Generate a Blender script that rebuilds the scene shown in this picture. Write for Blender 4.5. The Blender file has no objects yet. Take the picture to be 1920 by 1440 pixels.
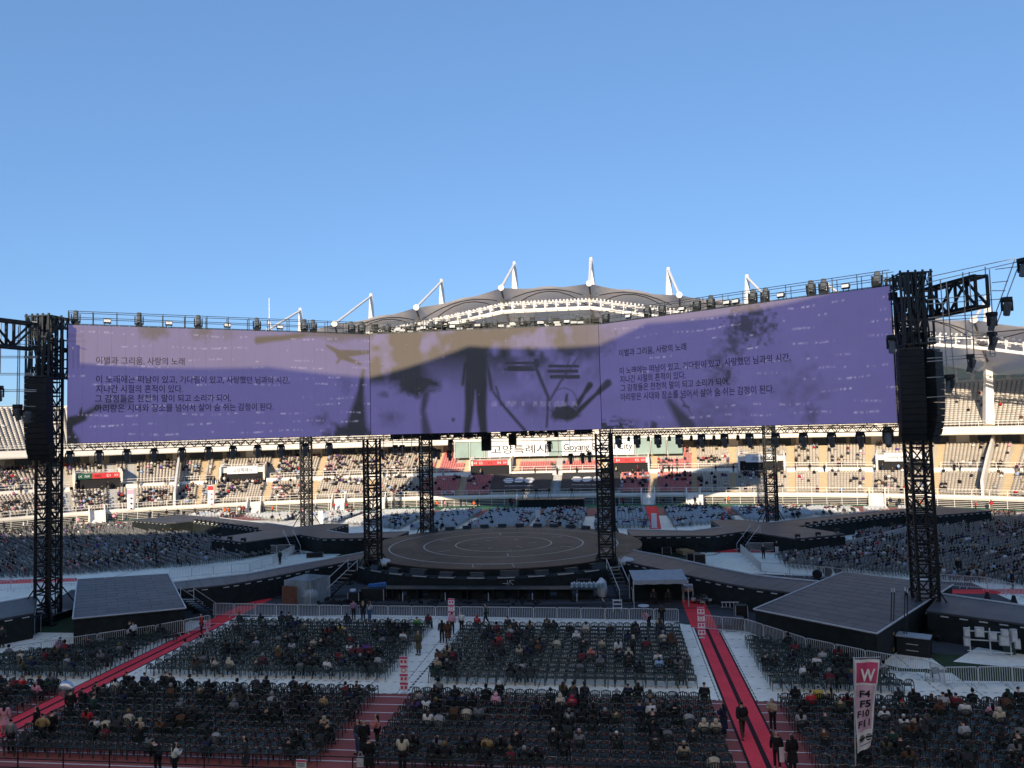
import bpy, bmesh, math, random
import numpy as np
from mathutils import Vector, Matrix
random.seed(7); RNG = np.random.default_rng(11)
SC = bpy.context.scene
COL = SC.collection
PI = math.pi

# ------------------------------------------------------------------ camera
FPX, PITCH, ROLL, YAW = 1437.12, 0.0571, 0.0259, 0.1316
CAMP = np.array([13.1027, -88.0221, 15.25])
FWD = np.array([-math.sin(YAW)*math.cos(PITCH), math.cos(YAW)*math.cos(PITCH), math.sin(PITCH)])
_r = np.array([math.cos(YAW), math.sin(YAW), 0.0]); _u = np.cross(_r, FWD)
RGT = math.cos(ROLL)*_r-math.sin(ROLL)*_u
UPV = math.sin(ROLL)*_r+math.cos(ROLL)*_u
cam = bpy.data.cameras.new('camera'); camo = bpy.data.objects.new('camera', cam); COL.objects.link(camo)
cam.sensor_width = 36; cam.lens = FPX/1920*36; cam.clip_start = .1; cam.clip_end = 9000
M = Matrix.Identity(4)
for i in range(3):
    M[i][0], M[i][1], M[i][2], M[i][3] = RGT[i], UPV[i], -FWD[i], CAMP[i]
camo.matrix_world = M
SC.camera = camo
# ------------------------------------------------------------------ sky, sun, exposure
SUN_M, SUN_K = .362, .14                     # fall per metre and sideways drift per metre of the light going +Y
SDIR = Vector((SUN_K, 1, -SUN_M)).normalized()
ELEV = math.asin(-SDIR.z)
w = bpy.data.worlds.new('World'); SC.world = w; w.use_nodes = True
nt = w.node_tree
sky = nt.nodes.new('ShaderNodeTexSky'); sky.sky_type = 'NISHITA'; sky.sun_disc = False
sky.sun_elevation = ELEV; sky.sun_rotation = PI+math.atan2(SUN_K, 1)
sky.air_density = 1.0; sky.dust_density = 0.; sky.ozone_density = 4.; sky.altitude = 20
gm = nt.nodes.new('ShaderNodeGamma'); gm.inputs[1].default_value = .5; nt.links.new(sky.outputs[0], gm.inputs[0])      # phone-camera tone: softer zenith-to-horizon falloff
tn = nt.nodes.new('ShaderNodeVectorMath'); tn.operation = 'MULTIPLY'; tn.inputs[1].default_value = (.93, 1.36, 1.95); nt.links.new(gm.outputs[0], tn.inputs[0])
bg = nt.nodes['Background']; nt.links.new(tn.outputs[0], bg.inputs[0]); bg.inputs[1].default_value = .15
sun = bpy.data.lights.new('sun', 'SUN'); sun.energy = 5.0; sun.angle = math.radians(.53); sun.color = (1, .83, .62)
suno = bpy.data.objects.new('sun', sun); COL.objects.link(suno)
suno.rotation_euler = SDIR.to_track_quat('-Z', 'Y').to_euler(); suno.location = (0, -50, 120)
SC.view_settings.view_transform = 'Standard'; SC.view_settings.look = 'None'
SC.view_settings.exposure = .35; SC.view_settings.gamma = 1; SC.view_settings.use_curve_mapping = False
SC.render.engine = 'CYCLES'; SC.cycles.max_bounces = 5; SC.cycles.use_denoising = True

# ------------------------------------------------------------------ photo pixels -> world
def ray(x, y): return FWD*FPX+RGT*(x-960)-UPV*(y-720)
def gp(x, y, z=0.):
    d = ray(x, y); t = (z-CAMP[2])/d[2]; return CAMP+d*t
def yp(x, y, Y):
    d = ray(x, y); t = (Y-CAMP[1])/d[1]; return CAMP+d*t
def hp(x, y, A, B):
    d = ray(x, y); n = np.array([B[1]-A[1], -(B[0]-A[0])]); t = n@(np.array(A)-CAMP[:2])/(n@d[:2]); return CAMP+d*t
def proj(P):
    d = np.asarray(P, float)-CAMP; z = d@FWD
    return 960+FPX*(d@RGT)/z, 720-FPX*(d@UPV)/z, z

# ------------------------------------------------------------------ materials
MATS = {}
def mat(name, col, rough=.7, var=.12, scale=3., metal=0., obj=False, attr=None, bump=0., spec=.3, var2=0., scale2=.3, trans=0.):
    if name in MATS: return MATS[name]
    m = bpy.data.materials.new(name); m.use_nodes = True; n = m.node_tree.nodes; l = m.node_tree.links
    b = n['Principled BSDF']; b.inputs['Roughness'].default_value = rough; b.inputs['Metallic'].default_value = metal
    b.inputs['Specular IOR Level'].default_value = spec
    if attr: s = n.new('ShaderNodeAttribute'); s.attribute_name = attr; src = s.outputs['Color']
    elif obj: s = n.new('ShaderNodeObjectInfo'); src = s.outputs['Color']
    else: s = n.new('ShaderNodeRGB'); s.outputs[0].default_value = (*col, 1); src = s.outputs[0]
    tc = n.new('ShaderNodeTexCoord'); geo = n.new('ShaderNodeNewGeometry')
    def noise(sc, det=4):
        t = n.new('ShaderNodeTexNoise'); t.inputs['Scale'].default_value = sc; t.inputs['Detail'].default_value = det
        l.new(geo.outputs['Position'], t.inputs['Vector']); return t
    for v, sc in ((var, scale), (var2, scale2)):
        if v <= 0: continue
        t = noise(sc); mr = n.new('ShaderNodeMapRange'); mr.inputs[1].default_value = .3; mr.inputs[2].default_value = .7
        mr.inputs[3].default_value = 1-v; mr.inputs[4].default_value = 1+v; l.new(t.outputs[0], mr.inputs[0])
        mx = n.new('ShaderNodeVectorMath'); mx.operation = 'SCALE'; l.new(src, mx.inputs[0]); l.new(mr.outputs[0], mx.inputs[3]); src = mx.outputs[0]
    l.new(src, b.inputs['Base Color'])
    if bump > 0:
        t = noise(scale*4); bp = n.new('ShaderNodeBump'); bp.inputs['Strength'].default_value = bump; bp.inputs['Distance'].default_value = .02
        l.new(t.outputs[0], bp.inputs['Height']); l.new(bp.outputs[0], b.inputs['Normal'])
    if trans > 0:
        tr = n.new('ShaderNodeBsdfTranslucent'); l.new(src, tr.inputs[0]); ms = n.new('ShaderNodeMixShader'); ms.inputs[0].default_value = trans
        l.new(b.outputs[0], ms.inputs[1]); l.new(tr.outputs[0], ms.inputs[2]); l.new(ms.outputs[0], n['Material Output'].inputs[0])
    MATS[name] = m; return m

mat('asphalt', (.05, .05, .052), .9, .15, 1.5, var2=.2, scale2=.08)
mat('turf', (.03, .055, .022), .95, .3, 6, var2=.2, scale2=.3)
mat('green_rubber', (.05, .16, .09), .85, .1, 3, var2=.1, scale2=.2)
mat('track', (.30, .085, .075), .85, .1, 8, var2=.12, scale2=.25)
mat('line', (.8, .78, .76), .8, .1, 4)
mat('cover', (.84, .79, .66), .7, .08, 2.5, var2=.1, scale2=.22)
mat('cover_b', (.88, .83, .70), .7, .08, 2.5, var2=.1, scale2=.25)
mat('seam', (.05, .055, .06), .8, .1, 3)
mat('dark_floor', (.055, .058, .064), .85, .15, 1.2, var2=.2, scale2=.2)
mat('carpet', (.85, .06, .085), .95, .12, 8, var2=.1, scale2=.6)
mat('carpet_red', (.80, .05, .055), .95, .12, 8, var2=.1, scale2=.6)
mat('carpet_edge', (.03, .012, .016), .95, .1, 5)
mat('concrete', (.41, .375, .315), .85, .08, 1.2, var2=.1, scale2=.12)
mat('concrete_white', (.78, .73, .64), .8, .07, 1.0, var2=.08, scale2=.1)
mat('stair', (.50, .39, .25), .85, .08, 2)
mat('stair_grey', (.42, .42, .42), .85, .08, 2)
mat('shade_black', (.02, .02, .022), .9, .1, 2)  # near-black standing in for shade in gaps and openings
mat('seat_grey', (.47, .42, .355), .55, .1, .8, var2=.12, scale2=.07)
mat('seat_red', (.58, .20, .19), .5, .08, .8, var2=.1, scale2=.1)
mat('seat_pale', (.56, .525, .47), .55, .1, .8, var2=.08, scale2=.1)
mat('white_steel', (.76, .73, .67), .45, .05, 1)
mat('membrane', (.68, .61, .54), .6, .05, .3, trans=.42, var2=.05, scale2=.05)
mat('membrane_near', (.88, .85, .80), .6, .05, .3, trans=.7)  # translucency raised beyond a real membrane, added glow to fill the shaded foreground
mat('concrete_row_shade', (.33, .30, .25), .85, .08, 1.2, var2=.1, scale2=.12)  # concrete darkened to imitate the shade gaps between upper seat rows
mat('membrane_edge', (.10, .095, .09), .7, .05, 1)
mat('glass_dark', (.06, .068, .072), .12, .2, .5, spec=.6)
mat('glass_green', (.30, .40, .36), .12, .1, .4, spec=.6)
mat('black_steel', (.018, .02, .022), .5, .2, 4, metal=.3)
mat('dark_steel', (.03, .038, .042), .5, .2, 4, metal=.3)
mat('grey_pipe', (.33, .36, .38), .4, .1, 3, metal=.6)
mat('galv', (.58, .60, .61), .42, .12, 5, metal=.35)
mat('cabinet', (.012, .014, .016), .6, .2, 4)
mat('deck', (.062, .064, .072), .55, .14, 1.1, var2=.22, scale2=.35, spec=.35)
mat('deck_b', (.050, .052, .060), .55, .14, 1.1, var2=.22, scale2=.35, spec=.35)
mat('stage_deck', (.082, .056, .042), .65, .14, 1.0, var2=.2, scale2=.25)
mat('stage_deck_b', (.054, .038, .030), .65, .14, 1.0, var2=.2, scale2=.25)
mat('stage_line', (.46, .44, .42), .7, .25, 3)
mat('skirt', (.012, .017, .018), .85, .3, 2, var2=.2, scale2=.4)
mat('rim_white', (.50, .53, .56), .5, .1, 3)
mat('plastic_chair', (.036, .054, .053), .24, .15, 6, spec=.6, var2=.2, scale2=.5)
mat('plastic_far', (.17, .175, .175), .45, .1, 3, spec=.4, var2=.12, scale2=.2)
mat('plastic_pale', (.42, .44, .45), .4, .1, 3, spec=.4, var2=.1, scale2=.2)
mat('sticker', (.26, .28, .28), .6, .1, 3)
mat('skin', (.50, .31, .22), .55, .05, 6)
mat('eye', (.02, .015, .012), .4, 0)
mat('hair', (.014, .011, .010), .45, .2, 20, obj=True)
mat('cloth', (.1, .1, .1), .9, .12, 12, obj=True)
mat('shoe', (.05, .05, .05), .6, .2, 10)
mat('crowd', (.1, .1, .1), .9, .1, 8, attr='Col')
mat('tarp_clear', (.42, .48, .50), .3, .15, 2, spec=.5, trans=.25)
_m = MATS['tarp_clear'].node_tree; _t = _m.nodes.new('ShaderNodeBsdfTransparent'); _x = _m.nodes.new('ShaderNodeMixShader'); _x.inputs[0].default_value = .5; _s = _m.nodes['Material Output'].inputs[0].links[0].from_socket; _m.links.new(_s, _x.inputs[1]); _m.links.new(_t.outputs[0], _x.inputs[2]); _m.links.new(_x.outputs[0], _m.nodes['Material Output'].inputs[0])
mat('tarp_brown', (.16, .075, .05), .6, .2, 3)
mat('canopy', (.30, .33, .36), .6, .1, 2)
mat('bag', (.55, .58, .60), .45, .15, 6)
mat('bottle', (.30, .42, .48), .2, .1, 6, spec=.5)
mat('blue', (.03, .13, .36), .5, .15, 4)
mat('wood', (.30, .19, .09), .7, .2, 4)
mat('dark_green', (.035, .075, .07), .5, .1, 3)
mat('grey_box', (.42, .43, .43), .5, .08, 3)
mat('pink', (.60, .08, .19), .8, .06, 4)
mat('pink_pale', (.62, .42, .53), .8, .05, 3)
mat('white_cloth', (.74, .73, .76), .8, .05, 3)
mat('white_board', (.80, .80, .80), .5, .03, 2)
mat('ink', (.02, .02, .022), .8, .1, 3)
mat('banner_black', (.045, .045, .048), .8, .15, .6)
mat('banner_white', (.70, .70, .70), .8, .1, 2)
mat('sign_red', (.62, .045, .05), .5, .05, 2)
mat('sign_green', (.02, .10, .06), .5, .05, 2)
mat('orange', (.75, .13, .03), .8, .1, 6)
mat('hivis', (.35, .60, .05), .8, .1, 6)
mat('foil', (.55, .55, .60), .15, .15, 8, metal=.9)
mat('lamp_grey', (.10, .11, .115), .45, .2, 6)
mat('lens', (.20, .24, .26), .15, .1, 3, spec=.6)

# ------------------------------------------------------------------ mesh builder
class MB:
    def __init__(s): s.v = []; s.f = []
    def add(s, vs, fs):
        o = len(s.v); s.v.extend([tuple(map(float, q)) for q in vs]); s.f.extend([tuple(i+o for i in f) for f in fs]); return s
    def quad(s, a, b, c, d): return s.add([a, b, c, d], [(0, 1, 2, 3)])
    def box(s, c, d, rz=0., rx=0.):
        x, y, z = d[0]/2, d[1]/2, d[2]/2
        P = [(-x, -y, -z), (x, -y, -z), (x, y, -z), (-x, y, -z), (-x, -y, z), (x, -y, z), (x, y, z), (-x, y, z)]
        if rx: P = [(q[0], q[1]*math.cos(rx)-q[2]*math.sin(rx), q[1]*math.sin(rx)+q[2]*math.cos(rx)) for q in P]
        cs, sn = math.cos(rz), math.sin(rz)
        P = [(c[0]+q[0]*cs-q[1]*sn, c[1]+q[0]*sn+q[1]*cs, c[2]+q[2]) for q in P]
        return s.add(P, [(0, 3, 2, 1), (4, 5, 6, 7), (0, 1, 5, 4), (1, 2, 6, 5), (2, 3, 7, 6), (3, 0, 4, 7)])
    def tube(s, a, b, r, n=4, r2=None, caps=True, ph=None):
        a = np.array(a, float); b = np.array(b, float); d = b-a; L = np.linalg.norm(d)
        if L < 1e-6: return s
        d /= L; h = np.array([0, 0, 1.]) if abs(d[2]) < .9 else np.array([1., 0, 0]); x = np.cross(h, d); x /= np.linalg.norm(x); y = np.cross(d, x)
        r2 = r if r2 is None else r2; ph = (PI/n if ph is None else ph); V = []
        for q, rr in ((a, r), (b, r2)):
            for i in range(n): t = ph+2*PI*i/n; V.append(q+rr*(math.cos(t)*x+math.sin(t)*y))
        F = [(i, (i+1) % n, n+(i+1) % n, n+i) for i in range(n)]
        if caps: F += [tuple(range(n-1, -1, -1)), tuple(range(n, 2*n))]
        return s.add(V, F)
    def path(s, pts, r, n=4, caps=True):
        for a, b in zip(pts[:-1], pts[1:]): s.tube(a, b, r, n, caps=caps)
        return s
    def prism(s, poly, z0, z1, bottom=False):
        n = len(poly); V = [(q[0], q[1], z0) for q in poly]+[(q[0], q[1], z1) for q in poly]
        ar = sum(poly[i][0]*poly[(i+1) % n][1]-poly[(i+1) % n][0]*poly[i][1] for i in range(n))
        F = [(i, (i+1) % n, n+(i+1) % n, n+i) for i in range(n)]+[tuple(range(n, 2*n))]
        if bottom: F.append(tuple(range(n-1, -1, -1)))
        if ar < 0: F = [f[::-1] for f in F]
        return s.add(V, F)
    def sphere(s, c, r, nu=8, nv=6):
        r = (r, r, r) if np.isscalar(r) else r; V = [(c[0], c[1], c[2]-r[2])]
        for j in range(1, nv):
            t = PI*j/nv
            for i in range(nu): p = 2*PI*i/nu; V.append((c[0]+r[0]*math.sin(t)*math.cos(p), c[1]+r[1]*math.sin(t)*math.sin(p), c[2]-r[2]*math.cos(t)))
        V.append((c[0], c[1], c[2]+r[2])); F = []
        for i in range(nu): F.append((0, 1+(i+1) % nu, 1+i)); F.append((len(V)-1, len(V)-1-nu+i, len(V)-1-nu+(i+1) % nu))
        for j in range(nv-2):
            for i in range(nu): a = 1+j*nu+i; b = 1+j*nu+(i+1) % nu; F.append((a, b, b+nu, a+nu))
        return s.add(V, F)
    def mesh(s, name, m, smooth=False, org=(0, 0, 0)):
        me = bpy.data.meshes.new(name); o = np.array(org)
        me.from_pydata([tuple(np.array(q)-o) for q in s.v] if any(org) else s.v, [], s.f)
        for k in (m if isinstance(m, (list, tuple)) else [m]): me.materials.append(MATS[k])
        if smooth: me.polygons.foreach_set('use_smooth', [True]*len(me.polygons))
        me.update(); return me
    def build(s, name, m, parent=None, smooth=False, org=None):
        if org is None: org = tuple(parent.location) if parent is not None else (0, 0, 0)
        if parent is not None and parent.parent is not None and org == tuple(parent.location): org = tuple(parent.parent.location)
        return link(name, s.mesh(name, m, smooth, org), parent)
def link(name, me, parent=None, loc=None, rz=None):
    o = bpy.data.objects.new(name, me); COL.objects.link(o)
    if parent is not None: o.parent = parent
    if loc is not None: o.location = loc
    if rz is not None: o.rotation_euler = (0, 0, rz)
    return o
def tag(o, label, cat, group=None):
    o['label'] = label; o['category'] = cat
    if group: o['group'] = group
    return o
def thing(name, label, cat, loc=(0, 0, 0), rz=0., group=None):
    o = bpy.data.objects.new(name, None); COL.objects.link(o); o.location = tuple(map(float, loc)); o.rotation_euler = (0, 0, rz); o.empty_display_size = .3
    return tag(o, label, cat, group)
def kind(o, k): o['kind'] = k; return o
def copy_tree(o, parent=None):
    c = o.copy(); COL.objects.link(c)
    if parent is not None: c.parent = parent
    for ch in o.children: copy_tree(ch, c)
    return c
ORD = ['zeroth', 'first', 'second', 'third', 'fourth', 'fifth', 'sixth', 'seventh', 'eighth', 'ninth', 'tenth', 'eleventh', 'twelfth', 'thirteenth', 'fourteenth', 'fifteenth', 'sixteenth', 'seventeenth', 'eighteenth', 'nineteenth', 'twentieth',
 'twenty-first', 'twenty-second', 'twenty-third', 'twenty-fourth', 'twenty-fifth', 'twenty-sixth', 'twenty-seventh', 'twenty-eighth', 'twenty-ninth', 'thirtieth', 'thirty-first', 'thirty-second', 'thirty-third', 'thirty-fourth', 'thirty-fifth']
def npmesh(name, V, F, m, cols=None, smooth=False):
    me = bpy.data.meshes.new(name); V = np.ascontiguousarray(V, np.float32); F = np.ascontiguousarray(F, np.int32)
    k = F.shape[1]; me.vertices.add(len(V)); me.vertices.foreach_set('co', V.ravel()); me.loops.add(F.size); me.loops.foreach_set('vertex_index', F.ravel())
    me.polygons.add(len(F)); me.polygons.foreach_set('loop_start', np.arange(0, F.size, k, dtype=np.int32)); me.polygons.foreach_set('loop_total', np.full(len(F), k, np.int32))
    me.update(calc_edges=True); me.validate()
    for q in (m if isinstance(m, (list, tuple)) else [m]): me.materials.append(MATS[q])
    if cols is not None:
        a = me.color_attributes.new('Col', 'FLOAT_COLOR', 'POINT'); c = np.ones((len(V), 4), np.float32); c[:, :3] = cols; a.data.foreach_set('color', c.ravel())
    if smooth: me.polygons.foreach_set('use_smooth', np.ones(len(F), bool))
    return me
def tri_arrays(mb):
    V = np.array(mb.v); T = []
    for f in mb.f:
        for i in range(1, len(f)-1): T.append((f[0], f[i], f[i+1]))
    return V, np.array(T)
def scatter(V, T, pos, ang, scl=None):
    "many copies of a triangle mesh as one vertex and one face array"
    n = len(pos); c, s = np.cos(ang)[:, None], np.sin(ang)[:, None]; k = np.ones((n, 1)) if scl is None else np.asarray(scl)[:, None]
    x = (V[:, 0]*c-V[:, 1]*s)*k+pos[:, :1]; y = (V[:, 0]*s+V[:, 1]*c)*k+pos[:, 1:2]; z = V[:, 2][None]*k+pos[:, 2:3]
    return np.stack([x, y, z], -1).reshape(-1, 3), (T[None]+(np.arange(n)*len(V))[:, None, None]).reshape(-1, 3)
TXC = {}
def text_mesh(body, name='lettering', bold=0.):
    if (body, bold) in TXC: return TXC[body, bold].copy()
    cu = bpy.data.curves.new('tmp', 'FONT'); cu.body = body; cu.size = 1; cu.resolution_u = 3; cu.offset = bold
    o = bpy.data.objects.new('tmp', cu); COL.objects.link(o); bpy.context.view_layer.update()
    me = bpy.data.meshes.new_from_object(o.evaluated_get(bpy.context.evaluated_depsgraph_get())); bpy.data.objects.remove(o); bpy.data.curves.remove(cu)
    me.name = name; TXC[body, bold] = me; return me.copy()
def letter(body, o0, xd, up, m, parent, width=None, height=None, bold=0., name='lettering', org=None, squash=None):
    "flat lettering: o0 = lower left corner, xd/up = unit directions"
    me = text_mesh(body, name, bold)
    n = len(me.vertices); co = np.zeros(n*3, np.float32); me.vertices.foreach_get('co', co); co = co.reshape(-1, 3)
    mn, mx = co.min(0), co.max(0); sx = width/(mx[0]-mn[0]) if width else None; sy = height/(mx[1]-mn[1]) if height else None
    if sx is None: sx = sy
    if sy is None: sy = sx
    xd = np.array(xd, float); up = np.array(up, float); org = np.array(org if org is not None else (parent.location if parent else (0, 0, 0)))
    P = np.array(o0)+((co[:, 0]-mn[0])*sx)[:, None]*xd+((co[:, 1]-mn[1])*sy)[:, None]*up-org
    me.vertices.foreach_set('co', P.astype(np.float32).ravel()); me.materials.clear(); me.materials.append(MATS[m]); me.update()
    return link(name, me, parent)
for _b in ("'ARIRANG'", 'W', 'F4', 'F5', 'F10', 'F11'): text_mesh(_b, bold=.03)
KO = ['이별과 그리움, 사랑의 노래', '이 노래에는 떠남이 있고, 기다림이 있고, 사랑했던 님과의 시간,', '지나간 시절의 흔적이 있다.', '그 감정들은 천천히 말이 되고 소리가 되어,', '아리랑은 시대와 장소를 넘어서 살아 숨 쉬는 감정이 된다.']
for _b in KO: text_mesh(_b, bold=.012)
for _b in ('고양특례시', 'Goyang Special City'): text_mesh(_b, bold=.006)
for _b in ('고양특례시', 'Goyang Special City', '<<', '>>', 'E1', 'E2', 'E3', 'E4', 'E5', 'N4', 'N/S', "BTS WORLD TOUR 'ARIRANG'"): text_mesh(_b)
def skin_mesh(name, V, E_, R_, m, sub=1):
    me = bpy.data.meshes.new(name); me.from_pydata(V, E_, []); o = bpy.data.objects.new(name, me); COL.objects.link(o)
    md = o.modifiers.new('s', 'SKIN'); md.use_smooth_shade = True; md.branch_smoothing = .3
    for i, r in enumerate(R_): d = me.skin_vertices[0].data[i]; d.radius = r if isinstance(r, tuple) else (r, r); d.use_root = (i == 0)
    if sub: sb = o.modifiers.new('u', 'SUBSURF'); sb.levels = sub; sb.render_levels = sub
    bpy.context.view_layer.update(); r = bpy.data.meshes.new_from_object(o.evaluated_get(bpy.context.evaluated_depsgraph_get())); bpy.data.objects.remove(o); r.materials.clear(); r.materials.append(MATS[m]); r.name = name
    r.polygons.foreach_set('use_smooth', [True]*len(r.polygons)); return r
def rotx(p, c, a): y, z = p[1]-c[1], p[2]-c[2]; return (p[0], c[1]+y*math.cos(a)-z*math.sin(a), c[2]+y*math.sin(a)+z*math.cos(a))
def figure(pose, hair='long', coat='jacket'):
    "front of the figure is +Y; returns the meshes of one person"
    sit = pose.startswith('sit'); hz = .52 if sit else .92; lean = {'sit': -.08, 'sit_lean': .38, 'sit_phone': .08, 'stand': 0, 'phone': .04, 'walk': .05, 'bend': .85, 'hips': 0.}[pose]
    C = (0, 0, hz)
    def T(x, y, z): return rotx((x, y, hz+z), C, -lean)
    Vt = [T(0, 0, 0), T(0, 0, .17), T(0, 0, .36), T(0, .0, .48), T(0, .015, .545), T(0, .035, .625), T(0, .02, .70)]; Rt = [(.145, .11), (.13, .095), (.165, .11), (.055, .055), (.066, .07), (.076, .092), (.052, .06)]; Et = [(i, i+1) for i in range(6)]
    arms = []
    for sx in (-1, 1):
        sh = T(sx*.185, 0, .43)
        if pose in ('sit', 'sit_lean'): el, wr, hd = T(sx*.235, .06, .17), (sx*.15, .27, hz+.12), (sx*.08, .33, hz+.11)
        elif pose in ('sit_phone', 'phone'): el, wr, hd = T(sx*.22, .08, .18), T(sx*.1, .27, .30), T(sx*.06, .31, .36)
        elif pose == 'walk': el, wr, hd = T(sx*.235, sx*.1-.02, .17), T(sx*.24, sx*.22+.05, -.03), T(sx*.235, sx*.27+.08, -.1)
        elif pose == 'bend': el, wr, hd = T(sx*.22, .16, .30), T(sx*.14, .34, .12), T(sx*.1, .4, .08)
        elif pose == 'hips': el, wr, hd = T(sx*.36, -.05, .2), T(sx*.2, .07, .06), T(sx*.14, .1, .05)
        else: el, wr, hd = T(sx*.235, -.02, .17), T(sx*.25, .05, -.06), T(sx*.25, .07, -.13)
        arms.append((sh, el, wr, hd))
    legs = []
    for sx in (-1, 1):
        h = (sx*.085, 0, hz-.03)
        if sit: k, a, f = (sx*.11, .42, .50), (sx*.11, .40, .09), (sx*.12, .54, .045)
        elif pose == 'walk': k, a, f = (sx*.09, .06+sx*.14, .48), (sx*.09, sx*.3-.06, .10), (sx*.095, sx*.3+.08, .045)
        else: k, a, f = (sx*.095, .02, .48), (sx*.10, -.01, .09), (sx*.12, .13, .045)
        legs.append((h, k, a, f))
    # body: one continuous skin
    V = list(Vt); E_ = list(Et); R_ = list(Rt)
    for sh, el, wr, hd in arms:
        b = len(V); th = tuple(np.array(hd)*.6+np.array(wr)*.4+np.array((-.03 if hd[0] > 0 else .03, .02, .015))); V += [sh, el, wr, hd, th]; R_ += [.058, .043, .028, (.034, .022), .014]; E_ += [(2, b), (b, b+1), (b+1, b+2), (b+2, b+3), (b+2, b+4)]
    for h, k, a, f in legs: b = len(V); V += [h, k, a, f]; R_ += [.09, .058, .04, .042]; E_ += [(0, b), (b, b+1), (b+1, b+2), (b+2, b+3)]
    M_ = {'body': skin_mesh('body', V, E_, R_, 'skin')}
    # top
    g = {'jacket': .03, 'puffer': .055, 'long': .04, 'dress': .03}[coat]
    V = list(Vt[:4]); R_ = [(.165+g, .125+g), (.15+g, .11+g), (.165+g, .115+g), (.07, .07)]; E_ = [(0, 1), (1, 2), (2, 3)]; V[3] = tuple(np.array(V[2])*.25+np.array(V[3])*.75)
    for sh, el, wr, hd in arms: b = len(V); V += [sh, el, wr]; R_ += [.068+g*.7, .052+g*.7, .04+g*.4]; E_ += [(2, b), (b, b+1), (b+1, b+2)]
    M_['jacket'] = skin_mesh('jacket', V, E_, R_, 'cloth')
    if coat in ('long', 'dress') and not sit:
        zb = .42 if coat == 'long' else .55; mb = MB(); n = 12; P = []
        for j in range(4):
            q = j/3; z = hz+.05+(zb-hz-.05)*q; r = .19+.06*q+(.03 if coat == 'dress' else 0)*q
            P += [(r*math.cos(2*PI*i/n)*(1+.05*math.sin(3*i)*q), r*.72*math.sin(2*PI*i/n), z) for i in range(n)]
        mb.add(P, [(j*n+i, (j+1)*n+i, (j+1)*n+(i+1) % n, j*n+(i+1) % n) for j in range(3) for i in range(n)]); M_['coat_skirt'] = mb.mesh('coat_skirt', 'cloth', True)
    V = [(0, 0, hz)]; R_ = [(.15, .12)]; E_ = []
    for h, k, a, f in legs: b = len(V); V += [h, k, a]; R_ += [.105, .075, .062]; E_ += [(0, b), (b, b+1), (b+1, b+2)]
    M_['trousers'] = skin_mesh('trousers', V, E_, R_, 'cloth')
    for j, (h, k, a, f) in enumerate(legs): mb = MB(); mb.tube((a[0], a[1]-.04, .045), (f[0], f[1]+.05, .04), .052, 6, .045); M_['shoe#%d' % j] = mb.mesh('shoe', 'shoe', True)
    hc = np.array(T(0, .012, .645)); mb = MB(); dwn = np.array(T(0, 0, 0))-np.array(T(0, 0, 1.)); bk = np.array(T(0, -1., 0))-np.array(T(0, 0, 0))
    if hair == 'long':
        V = [tuple(hc+bk*.005-dwn*.045), tuple(hc+bk*.05+dwn*.05), tuple(hc+bk*.075+dwn*.17), tuple(hc+bk*.09+dwn*.30), tuple(hc+bk*.09+dwn*.38)]; M_['hair'] = skin_mesh('hair', V, [(0, 1), (1, 2), (2, 3), (3, 4)], [(.088, .088), (.098, .08), (.10, .06), (.085, .045), (.05, .03)], 'hair')
    elif hair == 'short':
        V = [tuple(hc-dwn*.05+bk*.0), tuple(hc+bk*.035-dwn*.02), tuple(hc+bk*.05+dwn*.06)]; M_['hair'] = skin_mesh('hair', V, [(0, 1), (1, 2)], [(.085, .09), (.09, .085), (.07, .05)], 'hair')
    elif hair == 'hood':
        V = [tuple(hc-dwn*.06+bk*.02), tuple(hc+bk*.03), tuple(hc+bk*.05+dwn*.12), tuple(hc+bk*.06+dwn*.2)]; M_['hood'] = skin_mesh('hood', V, [(0, 1), (1, 2), (2, 3)], [(.10, .10), (.115, .11), (.12, .1), (.13, .08)], 'cloth')
    else:
        V = [tuple(hc-dwn*.10), tuple(hc-dwn*.05), tuple(hc+dwn*.0)]; M_['beanie'] = skin_mesh('beanie', V, [(0, 1), (1, 2)], [(.06, .06), (.095, .105), (.095, .108)], 'cloth')
        V = [tuple(hc+bk*.05+dwn*.03), tuple(hc+bk*.07+dwn*.17), tuple(hc+bk*.08+dwn*.26)]; M_['hair'] = skin_mesh('hair', V, [(0, 1), (1, 2)], [(.085, .06), (.09, .05), (.05, .03)], 'hair')
    # face: eyes, mouth and nose
    fw = -bk; mb = MB()
    for sx in (-1, 1): q = hc+fw*.093-dwn*.005+np.array((sx*.03, 0, 0)); mb.sphere(q, (.012, .006, .008), 6, 4)
    q = hc+fw*.09+dwn*.055; mb.sphere(q, (.022, .006, .006), 6, 4); M_['face'] = mb.mesh('face', 'eye', True)
    mb = MB(); q = hc+fw*.098+dwn*.022; mb.sphere(q, (.013, .016, .02), 6, 4)
    for sx in (-1, 1): mb.sphere(hc+np.array((sx*.08, 0, 0))+dwn*.01, (.012, .02, .03), 6, 4)
    M_['nose_and_ears'] = mb.mesh('nose_and_ears', 'skin', True)
    return M_
FIG = {}
def fig(*k):
    if k not in FIG: FIG[k] = figure(*k)
    return FIG[k]
for _p in ('sit', 'sit_lean', 'sit_phone'):
    for _h in ('long', 'short', 'hood', 'beanie'):
        for _c in ('jacket', 'puffer'): fig(_p, _h, _c)
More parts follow.
